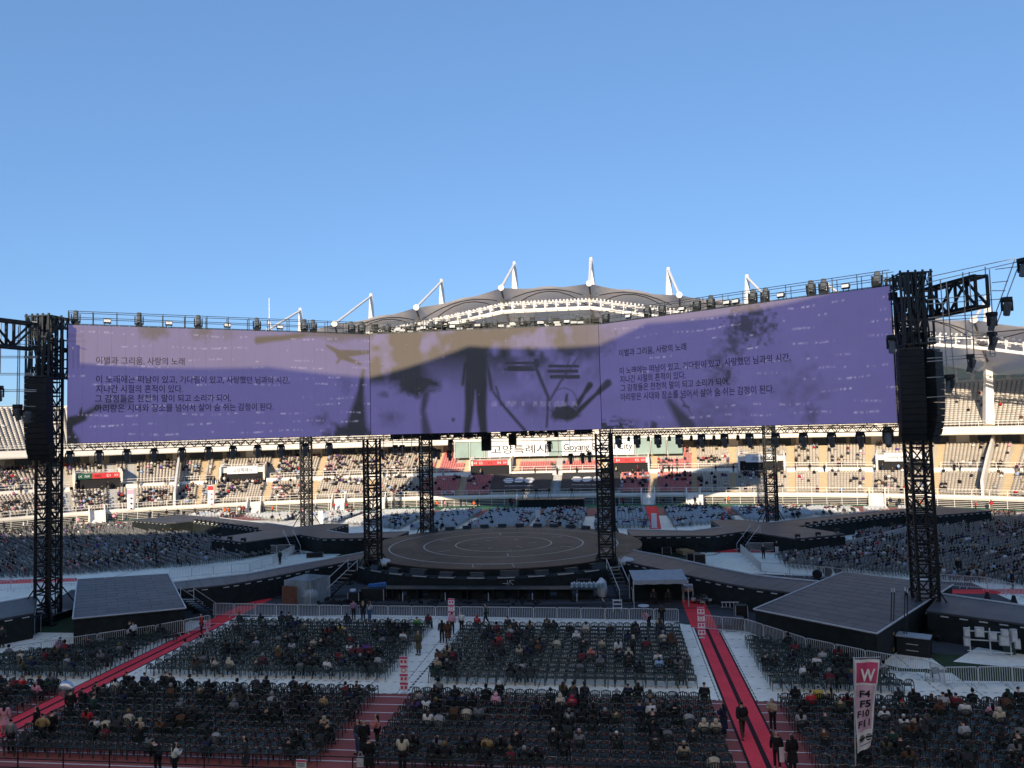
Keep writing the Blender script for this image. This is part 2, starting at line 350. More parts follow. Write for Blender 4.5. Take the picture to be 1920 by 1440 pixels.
for _k in (('phone', 'long', 'long'), ('walk', 'short', 'puffer'), ('phone', 'long', 'jacket'), ('stand', 'long', 'jacket'), ('stand', 'long', 'long'), ('stand', 'short', 'long'), ('phone', 'long', 'puffer'), ('stand', 'short', 'puffer'), ('walk', 'short', 'jacket'), ('stand', 'short', 'jacket'), ('bend', 'short', 'jacket'), ('stand', 'hood', 'jacket'), ('bend', 'long', 'jacket'), ('hips', 'short', 'jacket'), ('stand', 'long', 'dress')): fig(*_k)
# ================================================================== SETTING: ground
def sheet(name, poly, z, m, parent=None):
    mb = MB(); mb.add([(q[0], q[1], z) for q in poly], [tuple(range(len(poly)))])
    o = mb.build(name, m, parent); return kind(o, 'structure') if parent is None else o
sheet('ground', [(-4000, -4000), (4000, -4000), (4000, 4000), (-4000, 4000)], -.024, 'asphalt')
def stadium(hw, L, n=24):
    P = []
    for i in range(n+1): t = -PI/2+PI*i/n; P.append((L+hw*math.cos(t), hw*math.sin(t)))
    for i in range(n+1): t = PI/2+PI*i/n; P.append((-L+hw*math.cos(t), hw*math.sin(t)))
    return P
apron = sheet('apron', stadium(64, 42), -.020, 'green_rubber')
TRK = 44.3
track = sheet('running_track', stadium(TRK+9*1.22+.06, 42), -.016, 'track')
mb = MB()
for k in range(10):
    R0 = TRK+.03+1.22*k
    A = stadium(R0-.035, 42, 40); B = stadium(R0+.035, 42, 40); n = len(A)
    V = [(q[0], q[1], -.012) for q in A]+[(q[0], q[1], -.012) for q in B]
    mb.add(V, [(i, n+i, n+(i+1) % n, (i+1) % n) for i in range(n)])
mb.build('lane_line', 'line', track)
turf = sheet('turf', stadium(TRK-.4, 42), -.008, 'turf')
# pale floor panels laid over the turf: each one its own piece near the camera, larger sheets behind
cover = kind(thing('floor_cover', '', ''), 'structure'); del cover['label']; del cover['category']
cmesh = {}
def panel(x0, y0, x1, y1, i):
    key = (round(x1-x0, 2), round(y1-y0, 2), i % 2)
    if key not in cmesh:
        mb = MB(); mb.box(((x1-x0)/2, (y1-y0)/2, -.0005), (x1-x0-.03, y1-y0-.03, .009)); cmesh[key] = mb.mesh('panel', ('cover', 'cover_b')[i % 2])
    return link('panel', cmesh[key], cover, (x0, y0, 0))
def dashes(mb, a, b, step=.55, ln=.22, wd=.07, z=.006):
    a = np.array(a); b = np.array(b); L = np.linalg.norm(b-a); d = (b-a)/L; p = np.array([-d[1], d[0]])*wd/2; t = 0
    while t < L:
        q0, q1 = a+d*t, a+d*min(L, t+ln); mb.add([(*(q0-p), z), (*(q1-p), z), (*(q1+p), z), (*(q0+p), z)], [(0, 1, 2, 3)]); t += step
rows = np.arange(-43.9, -27.5, 2.03)
i = 0
for y0 in rows:
    for x0 in np.arange(-42.6, 42., 2.03):
        cx, cy = x0+1, y0+1
        if not (cy < -28.4 or abs(cx) > 40): continue
        if cx > 33 and cy > -39.2: continue
        if cx < -33.5 and cy > -39: continue
        if (abs(cx) > 22) and cy > -32.5: continue
        i += 1; panel(x0, y0, x0+2.03, y0+2.03, i+int(y0))
mb = MB()
for y0 in rows: dashes(mb, (-42.6, y0+.02), (42, y0+.02))
for x0 in np.arange(-42.6, 42, 2.03): dashes(mb, (x0+.0, -43.9), (x0, -28.3))
kind(mb.build('panel_joint', 'seam', cover), 'stuff')
sheet('floor_cover_sheet', [(-19, -27.2), (21, -28.4), (21, -26.4), (-19, -24.6)], -.003, 'cover', cover)
for sg in (-1, 1):          # side and rear fields
    for j, (x0, x1, y0, y1) in enumerate([(21.5, 42, -24, 8), (42.1, 63, -24, 20), (63.1, 84, -24, 26), (21.5, 42, 8.1, 42), (42.1, 84, 20.1, 42)]):
        sheet('floor_cover_sheet', [(sg*x0, y0), (sg*x1, y0), (sg*x1, y1), (sg*x0, y1)], -.003, ('cover', 'cover_b')[j % 2], cover)
sheet('floor_cover_sheet', [(-21.4, 15), (21.4, 15), (21.4, 43), (-21.4, 43)], -.003, 'cover', cover)
mb = MB(); dashes(mb, (.55, -43.9), (.9, -29.), .5, .36, .14, .0065); kind(mb.build('hose_mark', 'seam', cover), 'stuff')
sheet('stage_floor', [(-38, -26.6), (-21, -26.8), (-8, -25.3), (16, -26.4), (21, -29.6), (27, -29.6), (33, -34.5), (45, -36.5), (45, -12), (20, -6), (-20, -6), (-42, -16)], .004, 'dark_floor')
sheet('plywood_sheet', [(33.5, -36.2), (39.5, -38.3), (42, -34.5), (36.3, -33.0)], .009, 'cover_b')
for P in ([(21.6, -31.7), (27.8, -38.1), (29.4, -38.3), (40, -38.9), (40, -38.4), (30., -37.7), (22.6, -31.2)],):
    sheet('grass_strip', P, .0075, 'turf')
sheet('grass_strip', [(-19.8, -32.4), (-27.3, -36.2), (-34, -39.6), (-34, -38.6), (-27.6, -35.2), (-20, -31.4)], .0075, 'turf')

# ---- carpets
def carpet(label, strips, z=.012):
    t = thing('red_carpet', label, 'carpet', (np.mean([s[0][0] for s in strips]), np.mean([s[0][1] for s in strips]), 0))
    for m, *P in [(s[-1], *s[:-1]) for s in strips]:
        mb = MB(); mb.prism(P, .001, z); mb.build('border' if m == 'carpet_edge' else 'strip', m, t); z += .003
    return t
def rect(x0, x1, y0, y1): return [(x0, y0), (x1, y0), (x1, y1), (x0, y1)]
for sg, lab in ((1, 'long double red carpet down the aisle right of the middle chair block'), (-1, 'long double red carpet crossing the aisle left of the blonde-haired couple')):
    lab = lab if sg > 0 else 'long double red carpet running diagonally to the lower left corner'
    cx = 19.35 if sg > 0 else -19.55
    carpet(lab, [(*rect(cx-.88, cx+.88, -62, -28.6), 'carpet_edge'), (*rect(cx-.76, cx-.12, -62, -28.6), 'carpet'), (*rect(cx+.12, cx+.76, -62, -28.6), 'carpet')])
carpet('short wide red carpet from the barriers to the right canopy tent', [(*rect(18.3, 20.2, -28.5, -19.4), 'carpet_red')])
carpet('short wide red carpet from the barriers towards the left runway', [(*rect(-20.7, -18.9, -28.5, -19.2), 'carpet_red')])
def pxcarpet(label, px):
    P = [tuple(gp(x, y)[:2]) for x, y in px]; carpet(label, [(*P, 'carpet_red')])
pxcarpet('thin red carpet on the pale floor below the right rear runway', [(1335, 1030), (1520, 1030), (1520, 1036), (1340, 1036)])
pxcarpet('red carpet strip at the right edge beyond the lattice tower', [(1760, 1106), (1935, 1104), (1935, 1114), (1770, 1113)])
pxcarpet('red carpet strip at the left edge behind the lattice tower', [(-20, 1088), (145, 1084), (145, 1090), (-20, 1096)])
pxcarpet('orange-red ramp carpet between rear chair blocks right of centre', [(1209, 949), (1232, 949), (1240, 992), (1218, 992)])
pxcarpet('red carpet between rear chair blocks near the far-left lattice tower', [(812, 968), (826, 962), (866, 957), (850, 966)])

# ================================================================== BOWL
AX, BY, NE = 100., 62.8, 2.4
th = np.linspace(PI/2-2.1, PI/2+2.1, 12001)
c_, s_ = np.cos(th), np.sin(th)
bx = AX*np.sign(c_)*np.abs(c_)**(2/NE); by = BY*np.sign(s_)*np.abs(s_)**(2/NE)
ds = np.hypot(np.diff(bx), np.diff(by)); al = np.r_[0, np.cumsum(ds)]; al = -(al-al[6000])       # arc length, + to the right
_o = np.argsort(al); al, bx, by = al[_o], bx[_o], by[_o]
AA = np.arange(-150, 150.01, .25); BXx = np.interp(AA, al, bx); BYy = np.interp(AA, al, by)
tx, ty = np.gradient(BXx, .25), np.gradient(BYy, .25)
ker = np.ones(41)/41; tx = np.convolve(np.pad(tx, 20, 'edge'), ker, 'valid'); ty = np.convolve(np.pad(ty, 20, 'edge'), ker, 'valid')
ln = np.hypot(tx, ty); tx, ty = tx/ln, ty/ln
def BP(a, s, flip=1):
    "plan point at arc position a, s metres out from the front fence"
    a = np.asarray(a, float); X = np.interp(a, AA, BXx)-s*np.interp(a, AA, ty); Y = np.interp(a, AA, BYy)+s*np.interp(a, AA, tx)
    return X, flip*Y
def BT(a): return math.atan2(np.interp(a, AA, ty), np.interp(a, AA, tx))
def a_of(x, y):
    i = np.argmin((BXx-x)**2+(BYy-y)**2); s = math.hypot(x-BXx[i], y-BYy[i])
    for _ in range(6):
        X, Y = BXx-s*ty, BYy+s*tx; i = np.argmin((X-x)**2+(Y-y)**2); s = math.hypot(x-BXx[i], y-BYy[i])
    return AA[i]
def strip(name, prof, m, parent, a0=-132, a1=118, step=2.0, flip=1):
    A = np.arange(a0, a1+1e-6, step); V = []; k = len(prof)
    for a in A:
        for s, z in prof: X, Y = BP(a, s, flip); V.append((X, Y, z))
    V = np.array(V); F = []
    for i in range(len(A)-1):
        for j in range(k-1): q = i*k+j; F.append((q, q+k, q+k+1, q+1) if flip > 0 else (q, q+1, q+k+1, q+k))
    return link(name, npmesh(name, V, F, m), parent)
A0, A1 = -134., 120.
stand = thing('grandstand', 'curved two-tier grandstand with grey and red seats across the field', 'grandstand', (0, 0, 0))
def stair_prof(s0, z0, n, ds, dz):
    P = []
    for i in range(n): P += [(s0+i*ds, z0+i*dz), (s0+(i+1)*ds, z0+i*dz)]
    P.append((s0+n*ds, z0+n*dz)); return P
L1 = stair_prof(1.2, 2.0, 10, .8, .32)     # lower rows
L2 = stair_prof(11.6, 6.0, 13, .8, .3)     # rows above the walkway
UP = stair_prof(17.6, 13.3, 21, .8, .42)   # upper tier
strip('gap_shade_sheet', [(.9, -.02), (.9, 1.25)], 'shade_black', stand, A0, A1)  # black sheet for the shade in the gap under the stand front
strip('front_edge', [(.9, 1.25), (.35, 1.25), (.35, 2.0), (1.2, 2.0)], 'concrete_white', stand, A0, A1)
strip('lower_rows', L1, 'concrete', stand, A0, A1)
strip('middle_rows', L2, 'concrete', stand, A0, A1)
strip('concourse_wall', [(22.0, 9.9), (23.0, 9.9), (23.0, 12.3)], 'concrete', stand, A0, A1)
strip('upper_slab', [(23.0, 12.0), (17.2, 11.75)], 'concrete_white', stand, A0, A1)
strip('fascia', [(17.2, 11.75), (17.0, 11.75), (17.0, 12.35), (17.15, 12.35), (17.15, 13.3), (17.6, 13.3)], 'concrete_white', stand, A0, A1)
strip('upper_rows', UP, 'concrete_row_shade', stand, A0, A1)
strip('rear_wall', [(34.4, 22.1), (35.4, 22.1), (35.4, 22.7), (35.9, 22.7), (36.5, 0)], 'concrete_white', stand, A0, -76)
strip('rear_wall', [(34.4, 22.1), (35.4, 22.1), (35.4, 26.6), (35.9, 26.6), (36.5, 0)], 'concrete_white', stand, -76, A1)
# glazing of the concourse: dark panes between pale piers, green glass and name boards at the centre
AB0, AB1 = a_of(-22.5, 84.6), a_of(28, 84.2)
def bowl_box(mb, a, s, z0, z1, wd, dp):
    X, Y = BP(a, s); mb.box((X, Y, (z0+z1)/2), (wd, dp, z1-z0), BT(a))
pier = MB(); bowl_box(pier, 0, 0, 0, 0, 1, 1)
a = A0+4; k = 0
while a < A1-4:
    if not (AB0-3 < a < AB1+2):
        if k % 4 == 3:
            mb = MB(); bowl_box(mb, a, 22.75, 9.9, 12.0, 2.2, .5); mb.build('pier', 'concrete_white', stand)
        else:
            mb = MB(); bowl_box(mb, a, 22.85, 10.0, 11.95, 2.85, .12); mb.build('pane', 'glass_dark', stand)
    k += 1; a += 3.0
a = AB0
while a < AB1-1:
    mb = MB(); bowl_box(mb, a+1.55, 16.62, 8.9, 12.3, 3.0, .14); mb.build('pane', 'glass_green', stand)
    mb = MB(); bowl_box(mb, a, 16.56, 8.8, 12.4, .12, .2); mb.build('mullion', 'white_steel', stand); a += 3.12
mb = MB()
for q in np.arange(AB0, AB1, 2): bowl_box(mb, q, 16.75, 12.4, 13.0, 2.1, .6)
mb.build('box_roof', 'concrete_white', stand)
# railings
def rail(s, z0, zs, post, m='white_steel', a0=A0, a1=A1, r=.045, gaps=()):
    mb = MB()
    A = np.arange(a0, a1, 2.5)
    for q0, q1 in zip(A[:-1], A[1:]):
        if any(g0 < (q0+q1)/2 < g1 for g0, g1 in gaps):
            if mb.v: mb.build('railing', m, stand); mb = MB()
            continue
        p0, p1 = BP(q0, s), BP(q1, s)
        for z in zs: mb.tube((*p0, z), (*p1, z), r)
        mb.tube((*p0, z0), (*p0, zs[-1]), r*1.2)
    return mb.build('railing', m, stand)
rail(.55, 2.0, (2.5, 3.0), 1, r=.05)
rail(17.35, 13.3, (13.8, 14.25), 1, r=.05)
rail(0., 0., (.12, .42, .72, 1.02, 1.3), 1, r=.04)
# vomitories (entrance mouths)
VOM = [a_of(*q) for q in ((-88.4, 52), (-64.8, 65.3), (-13.5, 73), (15.5, 73), (42., 71.6), (66.4, 64.7))]
VW = [8.2, 8.6, 8.6, 8.6, 8.6, 8.6]
_e = [A0]+sorted([v-w_/2 for v, w_ in zip(VOM, VW)]+[v+w_/2 for v, w_ in zip(VOM, VW)])+[A1]
for q0, q1 in zip(_e[::2], _e[1::2]):
    n_ = max(1, int((q1-q0)/2)); strip('walkway_wall', [(10.6, 5.2), (10.6, 6.0), (11.6, 6.0)], 'concrete_white', stand, q0, q1, (q1-q0)/n_)
strip('walkway', [(9.2, 5.2), (10.6, 5.2)], 'concrete_white', stand, A0, A1); strip('walkway', [(10.6, 5.2), (11.6, 5.2)], 'shade_black', stand, A0, A1)  # second strip is floor painted black as shade inside the entrances
rail(11.2, 6.0, (6.5, 7.0), 1, r=.05, gaps=[(v-w_/2, v+w_/2) for v, w_ in zip(VOM, VW)])
def near_vom(a, pad=.2): return any(abs(a-v) < w_/2+pad for v, w_ in zip(VOM, VW))
SIGNS = ['gate', 'white', 'red', 'red', 'white', 'white2']
for v, w_, kd in zip(VOM, VW, SIGNS):
    def LP(x, s, z):
        X, Y = BP(v, s); t = BT(v); return (X+x*math.cos(t), Y+x*math.sin(t), z)
    mb = MB(); h = w_/2
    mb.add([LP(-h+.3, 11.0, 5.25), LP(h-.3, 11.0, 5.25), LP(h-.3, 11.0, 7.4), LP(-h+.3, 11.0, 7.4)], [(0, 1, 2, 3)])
    mb.build('mouth_shade_sheet', 'shade_black', stand)  # flat black sheet painted as the shade inside the entrance
    for sx in (-1, 1):
        mb = MB(); P = [LP(sx*h-.16, 10.2, 5.2), LP(sx*h-.16, 17.4, 5.2), LP(sx*h-.16, 17.4, 9.3), LP(sx*h-.16, 10.2, 8.6)]; Q = [LP(sx*h+.16, 10.2, 5.2), LP(sx*h+.16, 17.4, 5.2), LP(sx*h+.16, 17.4, 9.3), LP(sx*h+.16, 10.2, 8.6)]
        mb.add(P+Q, [(0, 1, 2, 3), (7, 6, 5, 4), (0, 3, 7, 4), (3, 2, 6, 7), (1, 0, 4, 5)]); mb.build('wing_wall', 'concrete_white', stand)
    mb = MB(); mb.add([LP(-h, 10.9, 7.4), LP(h, 10.9, 7.4), LP(h, 10.9, 8.35), LP(-h, 10.9, 8.35), LP(-h, 16.5, 8.35), LP(h, 16.5, 8.35)], [(0, 1, 2, 3), (3, 2, 5, 4)]); mb.build('lintel', 'concrete_white', stand)
    mb = MB(); mb.tube(LP(-h, 10.9, 9.1), LP(h, 10.9, 9.1), .05); mb.tube(LP(-h, 10.9, 8.75), LP(h, 10.9, 8.75), .05)
    for q in np.linspace(-h, h, 5): mb.tube(LP(q, 10.9, 8.35), LP(q, 10.9, 9.1), .05)
    mb.build('railing', 'white_steel', stand)
    xd = np.array(LP(1, 0, 0))-np.array(LP(0, 0, 0)); up = np.array((0, 0, 1.)); o0 = np.array(LP(0, 10.75, 0))
    def brd(name, x0, x1, z0, z1, m, par, d=0.):
        mb = MB(); A = [LP(x0, 10.72-d, z0), LP(x1, 10.72-d, z0), LP(x1, 10.72-d, z1), LP(x0, 10.72-d, z1)]; B = [LP(x0, 10.84-d, z0), LP(x1, 10.84-d, z0), LP(x1, 10.84-d, z1), LP(x0, 10.84-d, z1)]
        mb.add(A+B, [(0, 1, 2, 3), (3, 2, 6, 7), (0, 3, 7, 4), (1, 5, 6, 2), (4, 5, 1, 0)]); return mb.build(name, m, par)
    def txt(body, x, z, wd, ht, m, par): return letter(body, LP(x, 10.69, z), xd, up, m, par, wd, ht)
    if kd == 'white' or kd == 'white2':
        lab = {1: 'white board reading 고양특례시 above the entrance left of centre', 4: 'white board reading 고양특례시 behind the far-right lattice tower', 5: 'white board reading Goyang Special City behind the near-right lattice tower'}[VOM.index(v)]
        t = thing('name_board', lab, 'sign', LP(0, 10.8, 7.2)); brd('board', -3., 3., 7.15, 8.65, 'white_board', t)
        if kd == 'white': txt('고양특례시', -1.9, 7.5, 3.8, .8, 'ink', t)
        else: txt('Goyang Special City', -2.6, 7.55, 5.2, .7, 'ink', t)
    elif kd == 'red':
        t = thing('gate_sign', 'red gate sign over the entrance %s of the black logo banners' % ('left' if v < 0 else 'right'), 'sign', LP(0, 10.8, 7.3)); brd('board', -3.7, 3.7, 7.42, 8.5, 'sign_red', t)
        brd('frame', -1.2, 1.2, 7.6, 8.3, 'sign_red', t, .02)
        txt('<<', -3.5, 7.7, .7, .5, 'line', t); txt('E2' if v < 0 else 'E4', -2.3, 7.7, .7, .5, 'line', t); txt('E3', -.4, 7.7, .8, .5, 'ink', t); txt('E4' if v < 0 else 'E5', 1.6, 7.7, .7, .5, 'line', t); txt('>>', 2.8, 7.7, .7, .5, 'line', t)
    else:
        t = thing('gate_sign', 'green and red gate sign N4 N/S E1 over the far-left entrance', 'sign', LP(0, 10.8, 7.3)); brd('board', -3.7, -1.0, 7.42, 8.5, 'sign_green', t); brd('board', -1.0, 3.7, 7.42, 8.5, 'sign_red', t)
        txt('<<', -3.5, 7.7, .7, .5, 'line', t); txt('N4', -2.3, 7.7, .8, .5, 'line', t); txt('N/S', -.5, 7.7, 1., .5, 'ink', t); txt('E1', 1.5, 7.7, .6, .5, 'line', t); txt('>>', 2.8, 7.7, .7, .5, 'line', t)
# name boards on the glass boxes
def glass_board(label, body, x0, x1, wd):
    a0, a1 = a_of(x0, 79), a_of(x1, 79); X0, Y0 = BP(a0, 16.4); X1, Y1 = BP(a1, 16.4)
    t = thing('name_board', label, 'sign', (X0, Y0, 8.9)); L = math.hypot(X1-X0, Y1-Y0); xd = np.array([(X1-X0)/L, (Y1-Y0)/L, 0]); n = int(L/3.05)+1
    for i in range(n):
        q0 = np.array([X0, Y0, 0])+xd*L*i/n; q1 = np.array([X0, Y0, 0])+xd*(L*(i+1)/n-.04)
        mb = MB(); mb.add([(q0[0], q0[1], 8.95), (q1[0], q1[1], 8.95), (q1[0], q1[1], 12.25), (q0[0], q0[1], 12.25), (q0[0], q0[1]+.08, 8.95), (q1[0], q1[1]+.08, 8.95), (q1[0], q1[1]+.08, 12.25), (q0[0], q0[1]+.08, 12.25)], [(0, 1, 2, 3), (3, 2, 6, 7), (1, 5, 6, 2), (4, 0, 3, 7)])
        mb.build('board_panel', 'white_board', t)
    letter(body, np.array([X0, Y0-.03, 9.6]) + xd*(L-wd)/2, xd, (0, 0, 1), 'ink', t, wd, 1.9, .006)
glass_board('white panels reading 고양특례시 on the centre glass boxes', '고양특례시', -14.6, -1.2, 12.2)
glass_board('white panels reading Goyang Special City on the centre glass boxes', 'Goyang Special City', 1.6, 17.0, 14.8)
# black banners with the round mark over the lower seats
for X0, X1, lab in ((-12., -.1, 'black banner with three white striped ovals left of the centre stair'), (1.9, 13.6, 'black banner with three white striped ovals right of the centre stair')):
    t = thing('logo_banner', lab, 'banner', ((X0+X1)/2, 64.2, 2.4)); mb = MB(); N = 6
    def bpnt(x, q, d=0.):
        a = a_of(x, 66); X, Y = BP(a, 1.9+7.0*q); return (X, Y-.1*d, 2.75+2.95*q+.12*math.sin(x*1.7)*q*(1-q)*2+d*.06)
    for i in range(N):
        for j in range(3):
            xa, xb = X0+(X1-X0)*i/N, X0+(X1-X0)*(i+1)/N; qa, qb = j/3, (j+1)/3
            mb.quad(bpnt(xa, qa), bpnt(xb, qa), bpnt(xb, qb), bpnt(xa, qb))
    mb.build('cloth', 'banner_black', t)
    m = (X0+X1)/2
    for k in (-1, 0, 1):
        mb = MB(); cx = m-.6+k*2.1; n = 20
        for y0, y1 in ((-.9, -.42), (-.28, .28), (.42, .9)) if k else ((-.9, -.1), (.1, .9)):
            pts = []
            for s in range(n+1): q = y0+(y1-y0)*s/n; pts.append((cx+1.0*math.sqrt(max(0, 1-q*q)), q))
            L_ = [(2*cx-x, q) for x, q in pts]
            P = pts+L_[::-1]; mb.add([bpnt(x, .58+.16*q, 1) for x, q in P], [tuple(range(len(P)))])
        mb.build('oval_mark', 'banner_white', t)
    p0, p1 = np.array(bpnt(m-3.4, .22, 1.2)), np.array(bpnt(m+2.2, .22, 1.2)); p2 = np.array(bpnt(m-3.4, .42, 1.2))
    letter("BTS WORLD TOUR 'ARIRANG'", p0, (p1-p0)/np.linalg.norm(p1-p0), (p2-p0)/np.linalg.norm(p2-p0), 'banner_white', t, 5.8, .42)
# aisles: stairs down through the rows, and two white dividing fins
AIS = [v+s*(w_/2+.9) for v, w_ in zip(VOM, VW) for s in (-1, 1)]+[a_of(x, 70) for x in (-99, -76, -50, -38, -25, .9, 28.5, 53.5)]+[VOM[0]-16, VOM[5]+15, VOM[5]+27]
FIN = [a_of(-77.5, 62), a_of(80.5, 62)]
for a in AIS:
    X, Y = BP(a, 0); g = 'stair_grey' if (a < VOM[0]+16 or abs(a) < 3) else 'stair'
    for nm, P in (('stair', L1), ('stair', L2)):
        mb = MB(); t = BT(a); hw = .62
        def q(x, s, z): X, Y = BP(a, s); return (X+x*math.cos(t), Y+x*math.sin(t), z)
        for (s0, z0), (s1, z1) in zip(P[:-1], P[1:]): mb.quad(q(-hw, s0-.02, z0+.03), q(hw, s0-.02, z0+.03), q(hw, s1-.02, z1+.03), q(-hw, s1-.02, z1+.03))
        mb.build(nm, g, stand)
for a in FIN:
    mb = MB(); t = BT(a)
    def q(x, s, z): X, Y = BP(a, s); return (X+x*math.cos(t), Y+x*math.sin(t), z)
    pr = [(1.0, 2.0), (10.6, 6.0), (22.5, 10.5), (22.5, 12.0), (10.6, 8.4), (1.0, 4.6)]
    n = len(pr); mb.add([q(-.2, s, z) for s, z in pr]+[q(.2, s, z) for s, z in pr], [tuple(range(n))[::-1], tuple(range(n, 2*n))]+[(i, (i+1) % n, n+(i+1) % n, n+i) for i in range(n)])
    mb.build('dividing_fin', 'white_steel', stand)
# front steps from the field into the lower rows
for a in [a_of(*q) for q in ((-82, 43), (-58.5, 58), (-34, 62), (19, 62), (27.5, 61.5), (58, 54), (-42, 61))]:
    mb = MB(); t = BT(a)
    def q(x, s, z): X, Y = BP(a, s); return (X+x*math.cos(t), Y+x*math.sin(t), z)
    mb.add([q(-1.1, -1.6, .01), q(1.1, -1.6, .01), q(1.1, .5, 2.05), q(-1.1, .5, 2.05)], [(0, 1, 2, 3)]); mb.build('front_steps', 'concrete_white', stand)
    for sx in (-1.25, 1.25):
        mb = MB(); mb.add([q(sx-.1, -1.7, 0), q(sx+.1, -1.7, 0), q(sx+.1, -1.7, 1.0), q(sx-.1, -1.7, 1.0), q(sx-.1, .5, 0), q(sx+.1, .5, 0), q(sx+.1, .5, 3.1), q(sx-.1, .5, 3.1)], [(0, 1, 2, 3), (4, 0, 3, 7), (1, 5, 6, 2), (3, 2, 6, 7)]); mb.build('step_wall', 'white_steel', stand)
# seats
sm = MB()
def seat_tpl(wd):
    mb = MB(); mb.box((0, .0, .40), (wd, .36, .07)); mb.box((0, .20, .56), (wd, .06, .30)); mb.box((0, .1, .2), (.10, .2, .36)); return tri_arrays(mb)
SV, ST = seat_tpl(.46); SVu, STu = seat_tpl(.64)
SEATS = {'seat_grey': [], 'seat_red': [], 'seat_pale': []}
SEATPOS = []
def blocked(a, s, tier):
    if tier == 1:
        if any(abs(a-q) < .75 for q in AIS): return True
    if tier == 2:
        if any(abs(a-q) < .75 for q in AIS): return True
        if near_vom(a) and s < 17.2: return True
        if AB0 < a < AB1 and s > 15.9: return True
    if tier < 3 and any(abs(a-q) < .5 for q in FIN): return True
    if tier == 3 and any(abs(((a+3) % 13.)-6.5) < .6 for _ in (0,)): return True
    if tier == 1 and -12.3 < float(np.interp(a, AA, BXx)) < 13.9: return True
    return False
for tier, (s0, z0, n, dz) in ((1, (1.2, 2.0, 10, .32)), (2, (11.6, 6.0, 13, .3)), (3, (17.6, 13.3, 21, .42))):
    for r in range(n):
        s = s0+r*.8+.42; z = z0+r*dz
        for a in np.arange(A0+1, A1-1, .56 if tier == 3 else .5):
            if blocked(a, s, tier): continue
            X, Y = BP(a, s); t = BT(a); x = float(X)
            k = 'seat_pale' if tier == 3 else ('seat_red' if -26.5 < x < 29 else 'seat_grey')
            SEATS[k].append((x, float(Y), z, t)); SEATPOS.append((x, float(Y), z, t, tier))
for k, L in SEATS.items():
    A = np.array(L); V, T = scatter(SVu if k == 'seat_pale' else SV, ST, A[:, :3], A[:, 3]); kind(link('stand_seats', npmesh('stand_seats', V, T, k), stand), 'stuff')
SEATPOS = np.array(SEATPOS)

